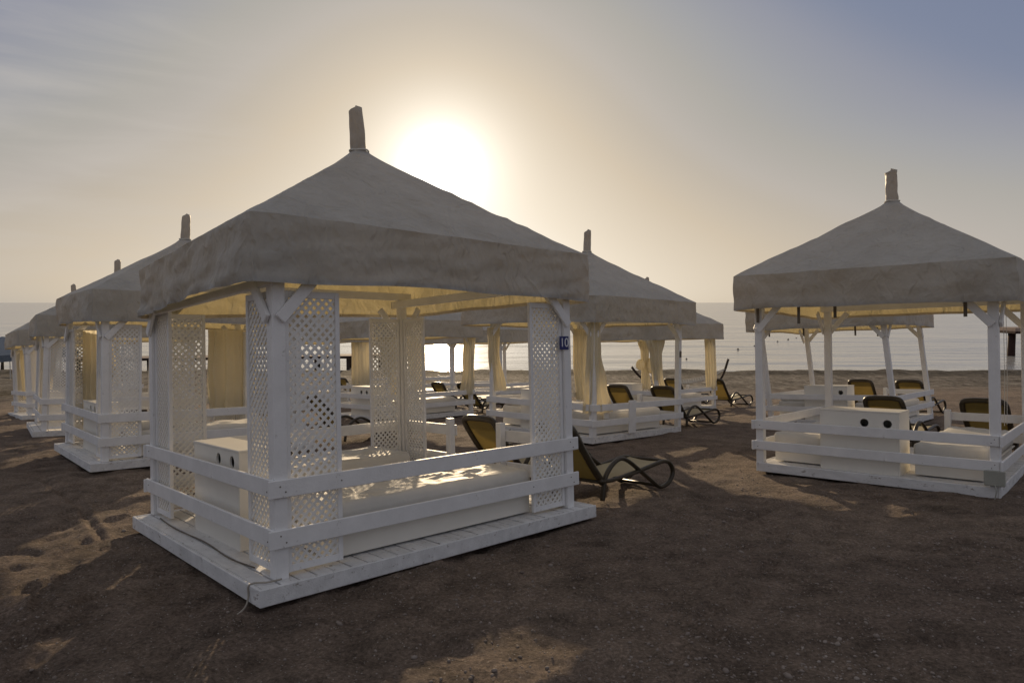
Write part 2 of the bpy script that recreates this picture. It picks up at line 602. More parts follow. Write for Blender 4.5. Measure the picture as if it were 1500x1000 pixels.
# ------------------------------------------------------------------ canopy
def canopy_mesh(seed, offs, wr=1.0, det=1, Wu=Wu, Wv=Wv, over=0.0):
    """one cloth: pyramid roof falling to a skirt; offs[(i,j)] = (dx,dy,dz) added at a corner"""
    n_side, n_roof, n_skirt = 26 * det, 22 * det, 8 * det
    vh, ah = .468, 1.526
    cx, cy = Wu / 2, Wv / 2
    rng = random.Random(seed)
    so = Vector((rng.uniform(0, 50), rng.uniform(0, 50), rng.uniform(0, 50)))
    o = {k: Vector(offs.get(k, (0, 0, 0))) for k in ((0, 0), (1, 0), (1, 1), (0, 1))}
    sag = [rng.uniform(.6, 1.3) for _ in range(4)]
    ring = []
    for s, (a, b) in enumerate((((0, 0), (1, 0)), ((1, 0), (1, 1)), ((1, 1), (0, 1)), ((0, 1), (0, 0)))):
        for i in range(n_side):
            ring.append((s, i / n_side, a, b))
    mb = MB()
    bm = mb.bm

    def eave(s, t, a, b):
        pa = Vector((a[0] * Wu + (2 * a[0] - 1) * over, a[1] * Wv + (2 * a[1] - 1) * over, 0)) + o[a]
        pb = Vector((b[0] * Wu + (2 * b[0] - 1) * over, b[1] * Wv + (2 * b[1] - 1) * over, 0)) + o[b]
        p = pa.lerp(pb, t)
        # rounded corner and a slightly slack edge
        e = min(t, 1 - t)
        c = Vector((cx, cy, 0))
        pull = .035 * math.exp(-e * 40)
        p = p + (c - p).normalized() * pull * .9
        return p

    rows = []
    total = n_roof + n_skirt
    for k in range(total + 1):
        row = []
        for (s, t, a, b) in ring:
            e = eave(s, t, a, b)
            outw = Vector(((0, -1, 0), (1, 0, 0), (0, 1, 0), (-1, 0, 0))[s])
            if k <= n_roof:
                f = k / n_roof
                tip = Vector((cx, cy, 0))
                ang_p = (e - tip).normalized() * .075
                base = tip + ang_p
                p = base.lerp(Vector((e.x, e.y, 0)), f)
                z = HE + ah + (vh - ah) * f + e.z * f
                z -= .018 * math.sin(math.pi * f) * (1 - .35 * f) * sag[s] * (1 - .55 * abs(2 * t - 1) ** 3)
                z += .03 * math.exp(-f * 26)
                p.z = z
                q = p + so
                w = .010 * noise.noise(q * 2.0) + .010 * (1 - abs(noise.noise(Vector((q.x * 4.2 + q.z * 2, q.y * 4.2 - q.x, q.z * 3)))) * 2.2)
                w += .004 * noise.noise(q * 9)
                amp = wr * min(1, f * 3 + .1) * (1 - .5 * sstep(.9, 1, f))
                p.z += w * amp
            else:
                f = (k - n_roof) / n_skirt
                p = Vector((e.x, e.y, HE + vh * (1 - f) + e.z))
                q = p + so
                arc = (t + s)
                fold = noise.noise(Vector((arc * 5.0 + so.x, f * .7, so.y)))
                fold2 = noise.noise(Vector((arc * 13 + so.y, f * 1.6, so.z + 4)))
                fold3 = noise.noise(Vector((arc * 9 + f * 5, f * 2 - arc * 6, so.z)))
                d = ((.062 if s == 3 else .030) * fold + (.055 if s == 3 else .022) * fold2) * (.25 + .75 * f) + .016 * fold3 + (.02 * noise.noise(Vector((arc * 22, f * 4 + arc * 3, so.x))) if s == 3 else .007 * noise.noise(Vector((arc * 22, f * 4 + arc * 3, so.x))))
                bul = .018 * math.sin(f * math.pi * .8)
                p += outw * (d * wr + bul * .6 + (.007 if f > .86 else 0))
                p.z += .014 * noise.noise(Vector((arc * 3.1 + so.z, 0, 1))) * f * wr * 2 + .02 * math.sin(t * math.pi) * f * (1 if s % 2 else .6)
            row.append(bm.verts.new(p))
        rows.append(row)
    n = len(ring)
    for k in range(total):
        for i in range(n):
            bm.faces.new((rows[k][i], rows[k + 1][i], rows[k + 1][(i + 1) % n], rows[k][(i + 1) % n]))
    # a turned-in hem keeps the lower edge from looking razor thin
    hem = []
    for i, v in enumerate(rows[-1]):
        c = Vector((cx, cy, v.co.z))
        p = v.co + (c - v.co).normalized() * .016
        p.z += .035
        hem.append(bm.verts.new(p))
    for i in range(n):
        bm.faces.new((rows[-1][i], hem[i], hem[(i + 1) % n], rows[-1][(i + 1) % n]))
    for k in range(3, total):
        for q in range(4):
            e_ = bm.edges.get((rows[k][q * n_side], rows[k + 1][q * n_side]))
            e_.smooth = False
    for i in range(n):
        bm.edges.get((rows[n_roof][i], rows[n_roof][(i + 1) % n])).smooth = False
        bm.edges.get((rows[-1][i], rows[-1][(i + 1) % n])).smooth = False
    me = mb.mesh('canopy', 'canvas', True)
    return me


def pole_cover_mesh(seed, twist=False, Wu=Wu, Wv=Wv):
    rng = random.Random(seed)
    mb = MB()
    h = .50
    so = Vector((seed * 3.1, 0, 0))
    lx, ly = rng.uniform(-.03, .03), rng.uniform(-.03, .03)

    def fn(u, w):
        a = u * 2 * math.pi
        z = -.06 + w * (h + .04)
        r = .082 - .012 * w
        if w < .12:
            r += .03 * (1 - w / .12) ** 2
        if w > .93:
            r *= max(.02, 1 - ((w - .93) / .07) ** 2 * .98) if not twist else max(.05, 1.16 - ((w - .93) / .07) ** 6 * 1.1)
        v = Vector((math.cos(a), math.sin(a), w * 3)) + so
        r *= 1 + (.07 if not twist else .18) * noise.noise(v * 1.4) + .03 * math.cos(7 * a + w * (9 if twist else 1))
        return Vector((Wu / 2 + r * math.cos(a) + lx * w, Wv / 2 + r * math.sin(a) + ly * w, HE + 1.526 + z + (.02 * math.cos(a + 1) if w > .9 else 0)))
    mb.grid(fn, 20, 18, True)
    return mb.mesh('pole_cover', 'canvas', True)


# ------------------------------------------------------------------ soft goods
def soft_box(mb, lo, hi, r, cell, amp, seed, wrinkle=None):
    lo, hi = Vector(lo), Vector(hi)
    so = Vector((seed * 7.3, seed * 1.7, seed))
    seen = {}
    nx, ny, nz = [max(2, int(math.ceil((hi[i] - lo[i]) / (cell if i < 2 else .05)))) for i in range(3)]
    cnt = (nx, ny, nz)

    def vert(idx):
        if idx in seen:
            return seen[idx]
        p = Vector([lo[i] + (hi[i] - lo[i]) * idx[i] / cnt[i] for i in range(3)])
        c = Vector([min(max(p[i], lo[i] + r), hi[i] - r) for i in range(3)])
        d = p - c
        q = c + d.normalized() * r if d.length > 1e-6 else p
        f = noise.noise(q * 2.2 + so)
        q = q + (d.normalized() if d.length > 1e-6 else Vector((0, 0, 1))) * amp * f
        if idx[2] == cnt[2] and wrinkle:
            q.z += wrinkle(q)
        seen[idx] = mb.bm.verts.new(q)
        return seen[idx]
    for ax in range(3):
        b, c = (ax + 1) % 3, (ax + 2) % 3
        for side in (0, cnt[ax]):
            for i in range(cnt[b]):
                for j in range(cnt[c]):
                    q = []
                    for di, dj in ((0, 0), (1, 0), (1, 1), (0, 1)):
                        k = [0, 0, 0]
                        k[ax], k[b], k[c] = side, i + di, j + dj
                        q.append(vert(tuple(k)))
                    mb.bm.faces.new(q)
    return mb


def wrinkle_fn(seed, amp=.02):
    rng = random.Random(seed)
    cs = [(rng.uniform(.8, 2.6), rng.uniform(.3, .9), rng.uniform(0, 6)) for _ in range(3)]

    def fn(p):
        h = 0
        for x, y, ph in cs:
            dx, dy = p.x - x, (p.y % 1.0) - y
            d = math.hypot(dx, dy)
            a = math.atan2(dy, dx)
            h += math.exp(-(d / .45) ** 2) * (abs(math.sin(a * 3.5 + ph + 2.5 * noise.noise(Vector((dx * 3, dy * 3, ph))))) - .5) * min(1, d * 6)
        n = 1 - abs(noise.noise(Vector((p.x * 2.6, p.y * 5, seed)))) * 3
        return amp * (h + .45 * max(0, n) + .5 * noise.noise(Vector((p.x * 1.3, p.y * 1.3, seed + 3))))
    return fn


def creases(p):
    """a thin slack sheet: creases fanning out from where it has been pulled"""
    h = 0
    for x, y, n, sz in ((1.45, .30, 4.5, .55), (1.95, .55, 6.0, .45), (.35, .22, 5.0, .40), (.95, .62, 4.0, .5)):
        dx, dy = p.x - x, p.y - y
        d = math.hypot(dx, dy)
        a = math.atan2(dy, dx) + .5 * noise.noise(Vector((p.x * 4, p.y * 4, n)))
        h += math.exp(-(d / sz) ** 2) * (1 - abs(math.sin(a * n * .5))) ** 3 * min(1, d * 7)
    r = 1 - abs(noise.noise(Vector((p.x * 3.1 + p.y * 2, p.y * 6, 2.2)))) * 3.2
    e = min(1, min(p.y, .78 - p.y) / .06, min(p.x, 2.1 - p.x) / .06)
    return (.030 * h + .008 * max(0, r) + .004 * noise.noise(p * 9)) * max(0, e)


BED_PARTS = {}


def daybed(CM, u0, u1, v0, v1, label, seed, fine=False, group='white beds in the cabanas', head=True):
    t = thing('daybed', CM @ Matrix.Translation((u0, v0, 0)), label, 'bed', group)
    a, b = u1 - u0, v1 - v0
    key = ('bed', round(a, 2), round(b, 2), seed, fine)

    def base():
        mb = MB()
        mb.box((.03, .03, .02), (a - .03, b - .03, .19), .004)
        mb.box((.0, .0, .19), (a, b, .205), .003)
        return mb.mesh('bed_base', 'box')

    def matt():
        mb = MB()
        soft_box(mb, (.01, .01, .205), (a - .01, b - .01, .43 if fine else .405), .05, .016 if fine else .05, .006, seed, creases if fine else wrinkle_fn(seed, .026))
        return mb.mesh('mattress', 'vinyl', True)
    link('bed_base', cached(('bb', round(a, 2), round(b, 2)), base), t)
    mt = link('mattress', cached(key, matt), t)
    if head:
        def pil():
            mb = MB()
            soft_box(mb, (.04, .05, .40 + (.025 if fine else 0)), (.62, b - .05, .50 - (.01 if fine else 0)), .045, .05, .012, seed + 3, wrinkle_fn(seed + 1, .012))
            return mb.mesh('headrest', 'vinyl', True)
        link('headrest', cached(('pil', round(b, 2), seed, fine), pil), t)
    return t


def storage_box(CM, u0, v0, label, W=1.06, back=True, D=.32):
    t = thing('storage_box', CM @ Matrix.Translation((u0, v0, 0)), label, 'box', 'white storage boxes in the cabanas')
    H = .775 if W < 1 else .805

    def front():
        mb = MB()
        bm = mb.bm
        hz0 = .625 if W < 1 else .70
        holes = [(W * .142, hz0), (W * .425, hz0)]
        for x in (0, .018):
            loops = [[bm.verts.new((x, y, z)) for y, z in ((.02, 0), (W - .02, 0), (W - .02, H - .018), (.02, H - .018))]]
            for hy, hz in holes:
                loops.append([bm.verts.new((x, hy + .05 * math.cos(k * math.pi / 12), hz + .05 * math.sin(k * math.pi / 12))) for k in range(24)])
            edges = [bm.edges.new((lp[i], lp[(i + 1) % len(lp)])) for lp in loops for i in range(len(lp))]
            bmesh.ops.triangle_fill(bm, use_beauty=True, use_dissolve=False, edges=edges)
            if x == 0:
                first = loops
            else:
                for la, lb in zip(first, loops):
                    for i in range(len(la)):
                        j = (i + 1) % len(la)
                        bm.faces.new((la[i], la[j], lb[j], lb[i]))
        return mb.mesh('front_panel', 'box')

    def body():
        mb = MB()
        mb.box((0.001, 0, 0), (D, .0195, H - .018), .002)
        mb.box((0.001, W - .0195, 0), (D, W, H - .018), .002)
        if back:
            mb.box((D - .015, .02, .002), (D - .001, W - .02, H - .018))
        return mb.mesh('side_panel', 'box')

    def top():
        mb = MB()
        mb.box((-.006, -.006, H - .0175), (D + .004, W + .006, H), .003)
        return mb.mesh('box_top', 'box')
    link('front_panel', cached(('bxf', W), front), t)
    link('cabinet_body', cached(('bxb', W, back, D), body), t)
    link('top_panel', cached(('bxt', W, D), top), t)
    return t


def curtain(CM, prof, label, seed, folds=9, knots=()):
    """prof: list of (z, cx, cy, rx, ry) in the cabana's own frame, top first"""
    z0, x0, y0 = prof[0][:3]
    t = thing('curtain', CM @ Matrix.Translation((x0, y0, prof[-1][0])), label, 'curtain', 'cream curtains tied to the cabana posts')
    zb = prof[-1][0]
    mb = MB()
    nz = 40
    ps = []
    for k in range(nz + 1):
        s = k / nz * (len(prof) - 1)
        i = min(int(s), len(prof) - 2)
        f = s - i
        g = f * f * (3 - 2 * f)
        ps.append([prof[i][j] * (1 - (f if j == 0 else g)) + prof[i + 1][j] * (f if j == 0 else g) for j in range(5)])
    rows = []
    na = folds * 8
    for k, (z, x, y, rx, ry) in enumerate(ps):
        row = []
        for i in range(na):
            a = i / na * 2 * math.pi
            w = 1 + .17 * math.sin(folds * a + 1.2 * noise.noise(Vector((math.cos(a) * 2, z * 1.2, seed)))) + .12 * noise.noise(Vector((math.cos(a) * 1.5, math.sin(a) * 1.5 + seed, z * 1.5)))
            row.append(mb.bm.verts.new((x - x0 + rx * w * math.cos(a), y - y0 + ry * w * math.sin(a), z - zb + (.03 * noise.noise(Vector((a, seed, 3))) if k == nz else 0))))
        rows.append(row)
    for k in range(nz):
        for i in range(na):
            mb.bm.faces.new((rows[k][i], rows[k][(i + 1) % na], rows[k + 1][(i + 1) % na], rows[k + 1][i]))
    link('drape', mb.mesh('drape', 'curtain', True), t)
    for (kx, ky, kz, kr) in knots:
        mb = MB()

        def fn(u, w):
            a = u * 2 * math.pi
            b = (w - .5) * math.pi * .998
            r = kr * (1 + .07 * math.sin(8 * a + 3 * w) + .15 * noise.noise(Vector((math.cos(a) * 2, math.sin(a) * 2, w * 3 + seed))))
            return Vector((kx - x0 + r * math.cos(a) * math.cos(b), ky - y0 + r * .8 * math.sin(a) * math.cos(b), kz - zb + r * math.sin(b)))
        mb.grid(fn, 40, 14, True)
        link('bundle', mb.mesh('bundle', 'curtain', True), t)
    return t


# ------------------------------------------------------------------ cabana
def wobble_box(mb, lo, hi, bev):
    mb.box(lo, hi, bev)


def cabana(CM, lattice, label, seed, offs=None, det=1, near=False, wr=1.0, name='beach_cabana', lean=(0, 0), Wu=Wu, Wv=Wv):
    over = 0.0
    if not lattice:
        Wu, Wv, over = Ou, Ov, OVER
    t = thing(name, CM, label, 'cabana', 'white canvas-roofed beach cabanas')
    bv = .005 if near else .004
    ed = .0 if lattice else .07         # the open kind has a deck that stops at its posts
    eu, ev = ed, (.0 if lattice else .05)

    def deck():
        mb = MB()
        rng = random.Random(seed)
        u = eu + .028
        w = .1335
        n = int((Wu - 2 * eu - .056) / w)
        w = (Wu - 2 * eu - .056) / n
        for i in range(n):
            dz = rng.uniform(-.003, .002)
            mb.box((u + .0065, ev + .028 + rng.uniform(0, .004), -.03), (u + w - .0065, Wv - ev - .028, dz), .003)
            u += w
        return mb.mesh('deck', 'deck')

    def fascia():
        mb = MB()
        b, h = .026, -.115
        mb.box((eu, ev, h), (Wu - eu, ev + b, .003), bv)
        mb.box((eu, Wv - ev - b, h), (Wu - eu, Wv - ev, .003), bv)
        mb.box((eu - .001, ev + b + .003, h), (eu + b, Wv - ev - b - .003, .003), bv)
        mb.box((Wu - eu - b, ev + b + .003, h), (Wu - eu + .001, Wv - ev - b - .003, .003), bv)
        return mb.mesh('fascia', 'deck')

    def bearers():
        mb = MB()
        for v in (.2, Wv / 2, Wv - .2):
            mb.box((eu + .08, v - .05, -.22), (Wu - eu - .08, v + .05, -.032), .004)
        return mb.mesh('bearer', 'darkwood')
    k = (lattice, near)
    link('deck', cached(('deck', lattice, seed if near else 0), deck), t)
    link('fascia', cached(('fas', k), fascia), t)
    link('bearers', cached(('bea', lattice), bearers), t)
    u0, u1 = (.21, Wu - .25) if lattice else (.13, Wu - .13)
    v0, v1 = (.16, Wv - .06) if lattice else (.10, Wv - .10)
    pw = .048 if lattice else .05

    def post():
        mb = MB()
        if lattice:
            # two boards meeting at the corner with a dark joint between
            mb.box((-pw, -pw, 0), (pw, .012, HE + .12), bv)
            mb.box((-pw + .004, .016, 0), (pw - .03, pw + .012, HE + .12), bv)
        else:
            mb.box((-pw, -pw, 0), (pw, pw, HE + .12), bv)
        return mb.mesh('post', 'white')
    for (pu, pv) in ((u0, v0), (u1, v0), (u0, v1), (u1, v1)):
        link('post', cached(('post', lattice, near), post), t, Matrix.Translation((pu, pv, 0)) @ Matrix.Rotation(-lean[1], 4, 'X') @ Matrix.Rotation(lean[0], 4, 'Y'))

    sh = Vector((lean[0] * HE, lean[1] * HE, 0))
    # eave beams, on top of the posts under the skirt
    def beam(L):
        def f():
            mb = MB()
            mb.box((0, -.03, 0), (L, .03, .09), bv)
            return mb.mesh('eave_beam', 'white')
        return f
    ru = u1 - u0 + .16
    rv = v1 - v0 + .16
    zt = HE + .205
    for pv in (v0 + (pw + .033 if lattice else 0), v1 - (pw + .033 if lattice else 0)):
        link('eave_beam', cached(('ebu', lattice), beam(ru)), t, Matrix.Translation(sh) @ Matrix.Translation((u0 - .08, pv, zt)))
    for pu in (u0 + pw + .033, u1 - pw - .033):
        link('eave_beam', cached(('ebv', lattice), beam(rv)), t, Matrix.Translation(sh) @ Matrix.Translation((pu, v0 - .08, zt - .0935)) @ Matrix.Rotation(R(90), 4, 'Z'))

    # knee braces
    def brace():
        mb = MB()
        mb.bar((0, 0, 0), (.27, 0, .31), .028, .095, bv, (0, 1, 0)) if False else None
        m = MB()
        v = Vector((.27, 0, .31)).normalized()
        m.bar((0, 0, 0), (.29, 0, .33), .03, .085, bv, (-v.z, 0, v.x))
        mb.bm.free()
        return m.mesh('knee_brace', 'white')
    bs = cached(('brace', near), brace)
    for (pu, pv, du, dv) in ((u0, v0, 1, 1), (u1, v0, -1, 1), (u0, v1, 1, -1), (u1, v1, -1, -1)):
        link('knee_brace', bs, t, Matrix.Translation(sh) @ Matrix.Translation((pu, pv - dv * (pw + .017), HE - .24)) @ Matrix.Rotation(0 if du > 0 else math.pi, 4, 'Z'))
        link('knee_brace', bs, t, Matrix.Translation(sh) @ Matrix.Translation((pu - du * (pw + .017), pv, HE - .24)) @ Matrix.Rotation(R(90) if dv > 0 else R(-90), 4, 'Z'))

    # rails: two boards on three sides, short gate posts on the seaward side
    ra = ((.57, .695), (.222, .35)) if lattice else ((.46, .58), (.18, .30))
    ov = .10

    def rail(L, h):
        def f():
            mb = MB()
            mb.box((0, -.0125, 0), (L, .0125, h), bv)
            return mb.mesh('rail', 'white')
        return f
    o_ = pw + .0135
    for (za, zb) in ra:
        h = round(zb - za, 3)
        link('rail', cached(('ru', lattice, near, h), rail(u1 - u0 + 2 * ov, h)), t, Matrix.Translation((u0 - ov, v0 - o_, za)))
        link('rail', cached(('ru', lattice, near, h), rail(u1 - u0 + 2 * ov, h)), t, Matrix.Translation((u0 - ov, v1 + o_ + .013, za)))
        link('rail', cached(('rv', lattice, near, h), rail(v1 - v0 + 2 * ov - .05, h)), t, Matrix.Translation((u0 - o_, v0 - ov + .055, za + .004)) @ Matrix.Rotation(R(90), 4, 'Z'))
        # seaward side with an entrance gap
        gl = (v1 - v0) * .36 if lattice else 1.0
        for vv in ((v0, v1 - gl) if lattice else (v0,)):
            link('rail', cached(('rg', lattice, near, h), rail(gl, h)), t, Matrix.Translation((u1 + o_, vv, za)) @ Matrix.Rotation(R(90), 4, 'Z'))

    def gate():
        mb = MB()
        mb.box((-.04, -.04, 0), (.04, .04, .78 if lattice else .62), bv)
        return mb.mesh('gate_post', 'white')
    for vv in ((v0 + (v1 - v0) * .36 - .05, v1 - (v1 - v0) * .36 + .05) if lattice else (v0 + .96,)):
        link('gate_post', cached(('gate', lattice, near), gate), t, Matrix.Translation((u1 + o_ - .055, vv, 0)))

    if lattice:
        pl_w, pl_h = .435, 1.99
        lm = cached('lattice', lambda: lattice_mesh(pl_w - .03, pl_h - .06))
        fm = cached('panel_frame', lambda: panel_frame_mesh(pl_w, pl_h))
        spots = []
        g = pw + .004
        for pv in (v0, v1):
            spots += [(u0 + g, pv, 0), (u1 - g - pl_w, pv, 0)]
        for pu in (u0, u1):
            spots += [(pu, v0 + g + .012, 90), (pu, v1 - g - pl_w, 90)]
        for (a, b, ang) in spots:
            lo = link('lattice_panel', lm, t, Matrix.Translation((a, b, .03)) @ Matrix.Rotation(R(ang), 4, 'Z') @ Matrix.Translation((.015, 0, .03)))
            fo = link('panel_frame', fm, lo, Matrix.Translation((-.015, 0, -.03)))
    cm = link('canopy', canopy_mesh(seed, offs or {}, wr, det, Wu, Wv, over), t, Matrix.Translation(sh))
    link('pole_cover', pole_cover_mesh(seed, seed in (5, 6), Wu, Wv), cm)
    mb = MB()
    mb.tube([(Wu / 2 + .094 * math.cos(k * math.pi / 8), Wv / 2 + .094 * math.sin(k * math.pi / 8), HE + 1.526 + .028 + .006 * math.sin(k * 1.1)) for k in range(16)], .009, 6, True)
    link('tie_cord', mb.mesh('tie_cord', 'rope', True), cm)
    return t


def cords(t, spots):
    for (u, v, ln) in spots:
        mb = MB()
        mb.box((u - .006, v - .018, HE - ln), (u + .006, v + .018, HE + .08))
        link('tie_strap', mb.mesh('tie_strap', 'strap'), t)


def plate(t, u, v, z, w=.09, h=.13, m='blue'):
    mb = MB()
    mb.box((u - w / 2, v - .004, z - h / 2), (u + w / 2, v + .004, z + h / 2), .002)
    return link('number_plate', mb.mesh('number_plate', m), t)


# ------------------------------------------------------------------ lounger
def lounger_parts():
    W = .60
    prof = [(.02, .02), (.045, .16), (.09, .29), (.22, .405), (.36, .445), (.50, .40), (.72, .26), (.93, .12), (1.07, .03),
            (1.16, .012), (1.30, .05), (1.385, .16), (1.33, .27), (1.20, .315), (1.0, .30), (.75, .27), (.45, .24), (.15, .225), (-.02, .24)]
    out = {}
    mb = MB()
    pts = smooth_path([(x, 0, z) for x, z in prof], 5)
    mb.tube(pts, .031, 8, False, .8)
    out['side_frame'] = mb.mesh('side_frame', 'rubber', True)
    mb = MB()
    bp = [(.06, .03, .21), (-.10, .025, .40), (-.27, .02, .62), (-.385, .02, .79), (-.425, .05, .86), (-.44, .15, .882), (-.44, W / 2, .885)]
    pts = smooth_path(bp + [(x, W - y, z) for x, y, z in bp[-2::-1]], 5)
    mb.tube(pts, .040, 8)
    mb.grid(lambda a, b: Vector((-.335 - .085 * a, .06 + (W - .12) * b, .735 + .135 * a)), 3, 4)
    mb.grid(lambda a, b: Vector((-.345 - .085 * a, .06 + (W - .12) * b, .735 + .135 * a)), 3, 4)
    out['back_frame'] = mb.mesh('back_frame', 'rubber', True)
    mb = MB()
    mb.grid(lambda a, b: Vector((.055 - .475 * a - .02 * math.sin(a * math.pi), .05 + (W - .1) * b, .225 + .62 * a - .03 * math.sin(b * math.pi) * math.sin(a * math.pi))), 10, 8)
    out['back_sling'] = mb.mesh('back_sling', 'sling', True)
    mb = MB()
    mb.grid(lambda a, b: Vector((.07 + 1.2 * a, .01 + (W - .02) * b, .245 + .065 * a - .025 * math.sin(b * math.pi))), 14, 8)
    out['seat_sling'] = mb.mesh('seat_sling', 'seat', True)
    mb = MB()
    mb.tube([(.0, 0, .0), (.0, W, .0)], .02, 8)
    out['crossbar'] = mb.mesh('crossbar', 'rubber', True)
    return out


LP = None


def lounger(u, v, label, rot=0.0):
    global LP
    if LP is None:
        LP = lounger_parts()
    p = gpt(u, v)
    d = (M3 @ Matrix.Rotation(rot, 3, 'Z'))
    n = Vector(d.col[2]).normalized()
    mt = d.to_4x4()
    mt.translation = p + n * .012
    t = thing('sun_lounger', mt, label, 'lounger', 'dark framed loungers beside the cabanas')
    link('side_frame', LP['side_frame'], t)
    link('side_frame', LP['side_frame'], t, Matrix.Translation((0, .60, 0)))
    for x, z in ((.0, .225), (1.3, .30), (1.12, .025)):
        link('crossbar', LP['crossbar'], t, Matrix.Translation((x, 0, z)))
    link('backrest_frame', LP['back_frame'], t)
    link('backrest_sling', LP['back_sling'], t)
    link('seat_sling', LP['seat_sling'], t)
    return t


# ================================================================== BUILD
# ---- sand
def build_ground():
    mb = MB()
    bm = mb.bm
    ang = []
    a = -180.0
    while a < 180 - 1e-6:
        ang.append(a)
        a += .19 if abs(a) < 46 else (1.0 if abs(a) < 60 else 6.0)
    rad = [.35]
    while rad[-1] < 72:
        r = rad[-1]
        rad.append(r * (1.0135 if r < 2.4 else (1.0085 if r < 9 else (1.0135 if r < 16 else 1.022))))
    rad += [90, 130, 220, 400]
    rows = []
    for r in rad:
        row = []
        for a in ang:
            x, y = r * math.sin(R(a)), r * math.cos(R(a))
            if abs(a) > 62 and r > 5:
                z = base_ground(x, y)
            else:
                z = ground(x, y)
            row.append(bm.verts.new((x, y, z)))
        rows.append(row)
    n = len(ang)
    for i in range(len(rad) - 1):
        for j in range(n):
            bm.faces.new((rows[i][j], rows[i][(j + 1) % n], rows[i + 1][(j + 1) % n], rows[i + 1][j]))
    bm.faces.new(rows[0])
    o = link('ground', mb.mesh('ground', 'sand', True))
    tag(o, 'dark gravelly sand beach sloping down to the water', None, None, 'structure')


build_ground()

mb = MB()
rad = [30, 45, 60, 80, 120, 200, 400, 1000, 3000, 9000, 30000]
ang = [R(a) for a in range(-180, 180, 5)]
rows = [[mb.bm.verts.new((r * math.sin(a), r * math.cos(a), SEA_Z)) for a in ang] for r in rad]
for i in range(len(rad) - 1):
    for j in range(len(ang)):
        if math.cos(ang[j]) < .02:
            continue
        k = (j + 1) % len(ang)
        mb.bm.faces.new((rows[i][j], rows[i][k], rows[i + 1][k], rows[i + 1][j]))
o = link('sea', mb.mesh('sea', 'sea', True))
tag(o, 'calm pale sea reaching the horizon', None, None, 'structure')

# ---- pebbles lying on the near sand
def pebbles():
    rng = random.Random(8)
    mb = MB()
    bm = mb.bm
    t = (1 + 5 ** .5) / 2
    iv = [Vector(p).normalized() for p in ((-1, t, 0), (1, t, 0), (-1, -t, 0), (1, -t, 0), (0, -1, t), (0, 1, t), (0, -1, -t), (0, 1, -t), (t, 0, -1), (t, 0, 1), (-t, 0, -1), (-t, 0, 1))]
    fc = ((0, 11, 5), (0, 5, 1), (0, 1, 7), (0, 7, 10), (0, 10, 11), (1, 5, 9), (5, 11, 4), (11, 10, 2), (10, 7, 6), (7, 1, 8), (3, 9, 4), (3, 4, 2), (3, 2, 6), (3, 6, 8), (3, 8, 9), (4, 9, 5), (2, 4, 11), (6, 2, 10), (8, 6, 7), (9, 8, 1))
    cnt = 0
    while cnt < 9000:
        d = 1.6 + 9 * rng.random() ** 1.7
        a = R(rng.uniform(-42, 42))
        x, y = d * math.sin(a), d * math.cos(a)
        if noise.noise(Vector((x * .7, y * .7, 2))) + rng.uniform(-.6, .6) + (.25 if x > .5 else -.1) < 0:
            continue
        b = M.inverted() @ Vector((x, y, ground(x, y)))
        if -.05 < b.x < Wu + .05 and -.05 < b.y < Wv + .05:
            continue
        s = .0035 + .009 * rng.random() ** 3 + (.012 if rng.random() < .012 else 0)
        sx, sy, sz = s * rng.uniform(.8, 1.5), s * rng.uniform(.8, 1.3), s * rng.uniform(.45, .8)
        rot = Euler((rng.uniform(-.4, .4), rng.uniform(-.4, .4), rng.uniform(0, 6.3))).to_matrix()
        c = Vector((x, y, ground(x, y) + sz * .35))
        vs = [bm.verts.new(c + rot @ Vector((p.x * sx * rng.uniform(.85, 1.1), p.y * sy, p.z * sz))) for p in iv]
        for f in fc:
            bm.faces.new([vs[i] for i in f])
        cnt += 1
    o = link('pebbles', mb.mesh('pebbles', 'pebble', True))
    tag(o, 'small pebbles strewn over the dark sand', 'pebbles', None, 'stuff')


pebbles()

# ---- the cabanas
FA = frame(0, 0, 0)
FL2 = frame(.367, 6.824, .084, -.017, .014, .011)
FL3 = frame(.555, 13.25, .088, -.096, .002, .031)
FL4 = frame(1.193, 19.854, .029, -.005, -.015, -.028)
FR1 = frame(7.1583, -2.6435, -.0682, .076, .0141, .0029)
FM1 = frame(7.4027, 3.4426, .0161, .0227, .0271, .0211)
FM2 = frame(14.3084, 6.9457, -.1997, -.0565, -.0026, -.0032)
FR2 = frame(13.6622, .4738, -.084, .0512, -.0131, .0055)


def on_sand(u, v, a=0, c=0):
    p = gpt(u + 1.7, v + 1.5)
    b = M.inverted() @ p
    return frame(u, v, b.z + .12, a, 0, c)


FB3 = on_sand(7.55, 10.35, .03)
FB4 = on_sand(7.6, 16.6, -.02)
FR3c = on_sand(14.4, 13.7, .03)
FR3d = on_sand(14.4, 20.2)

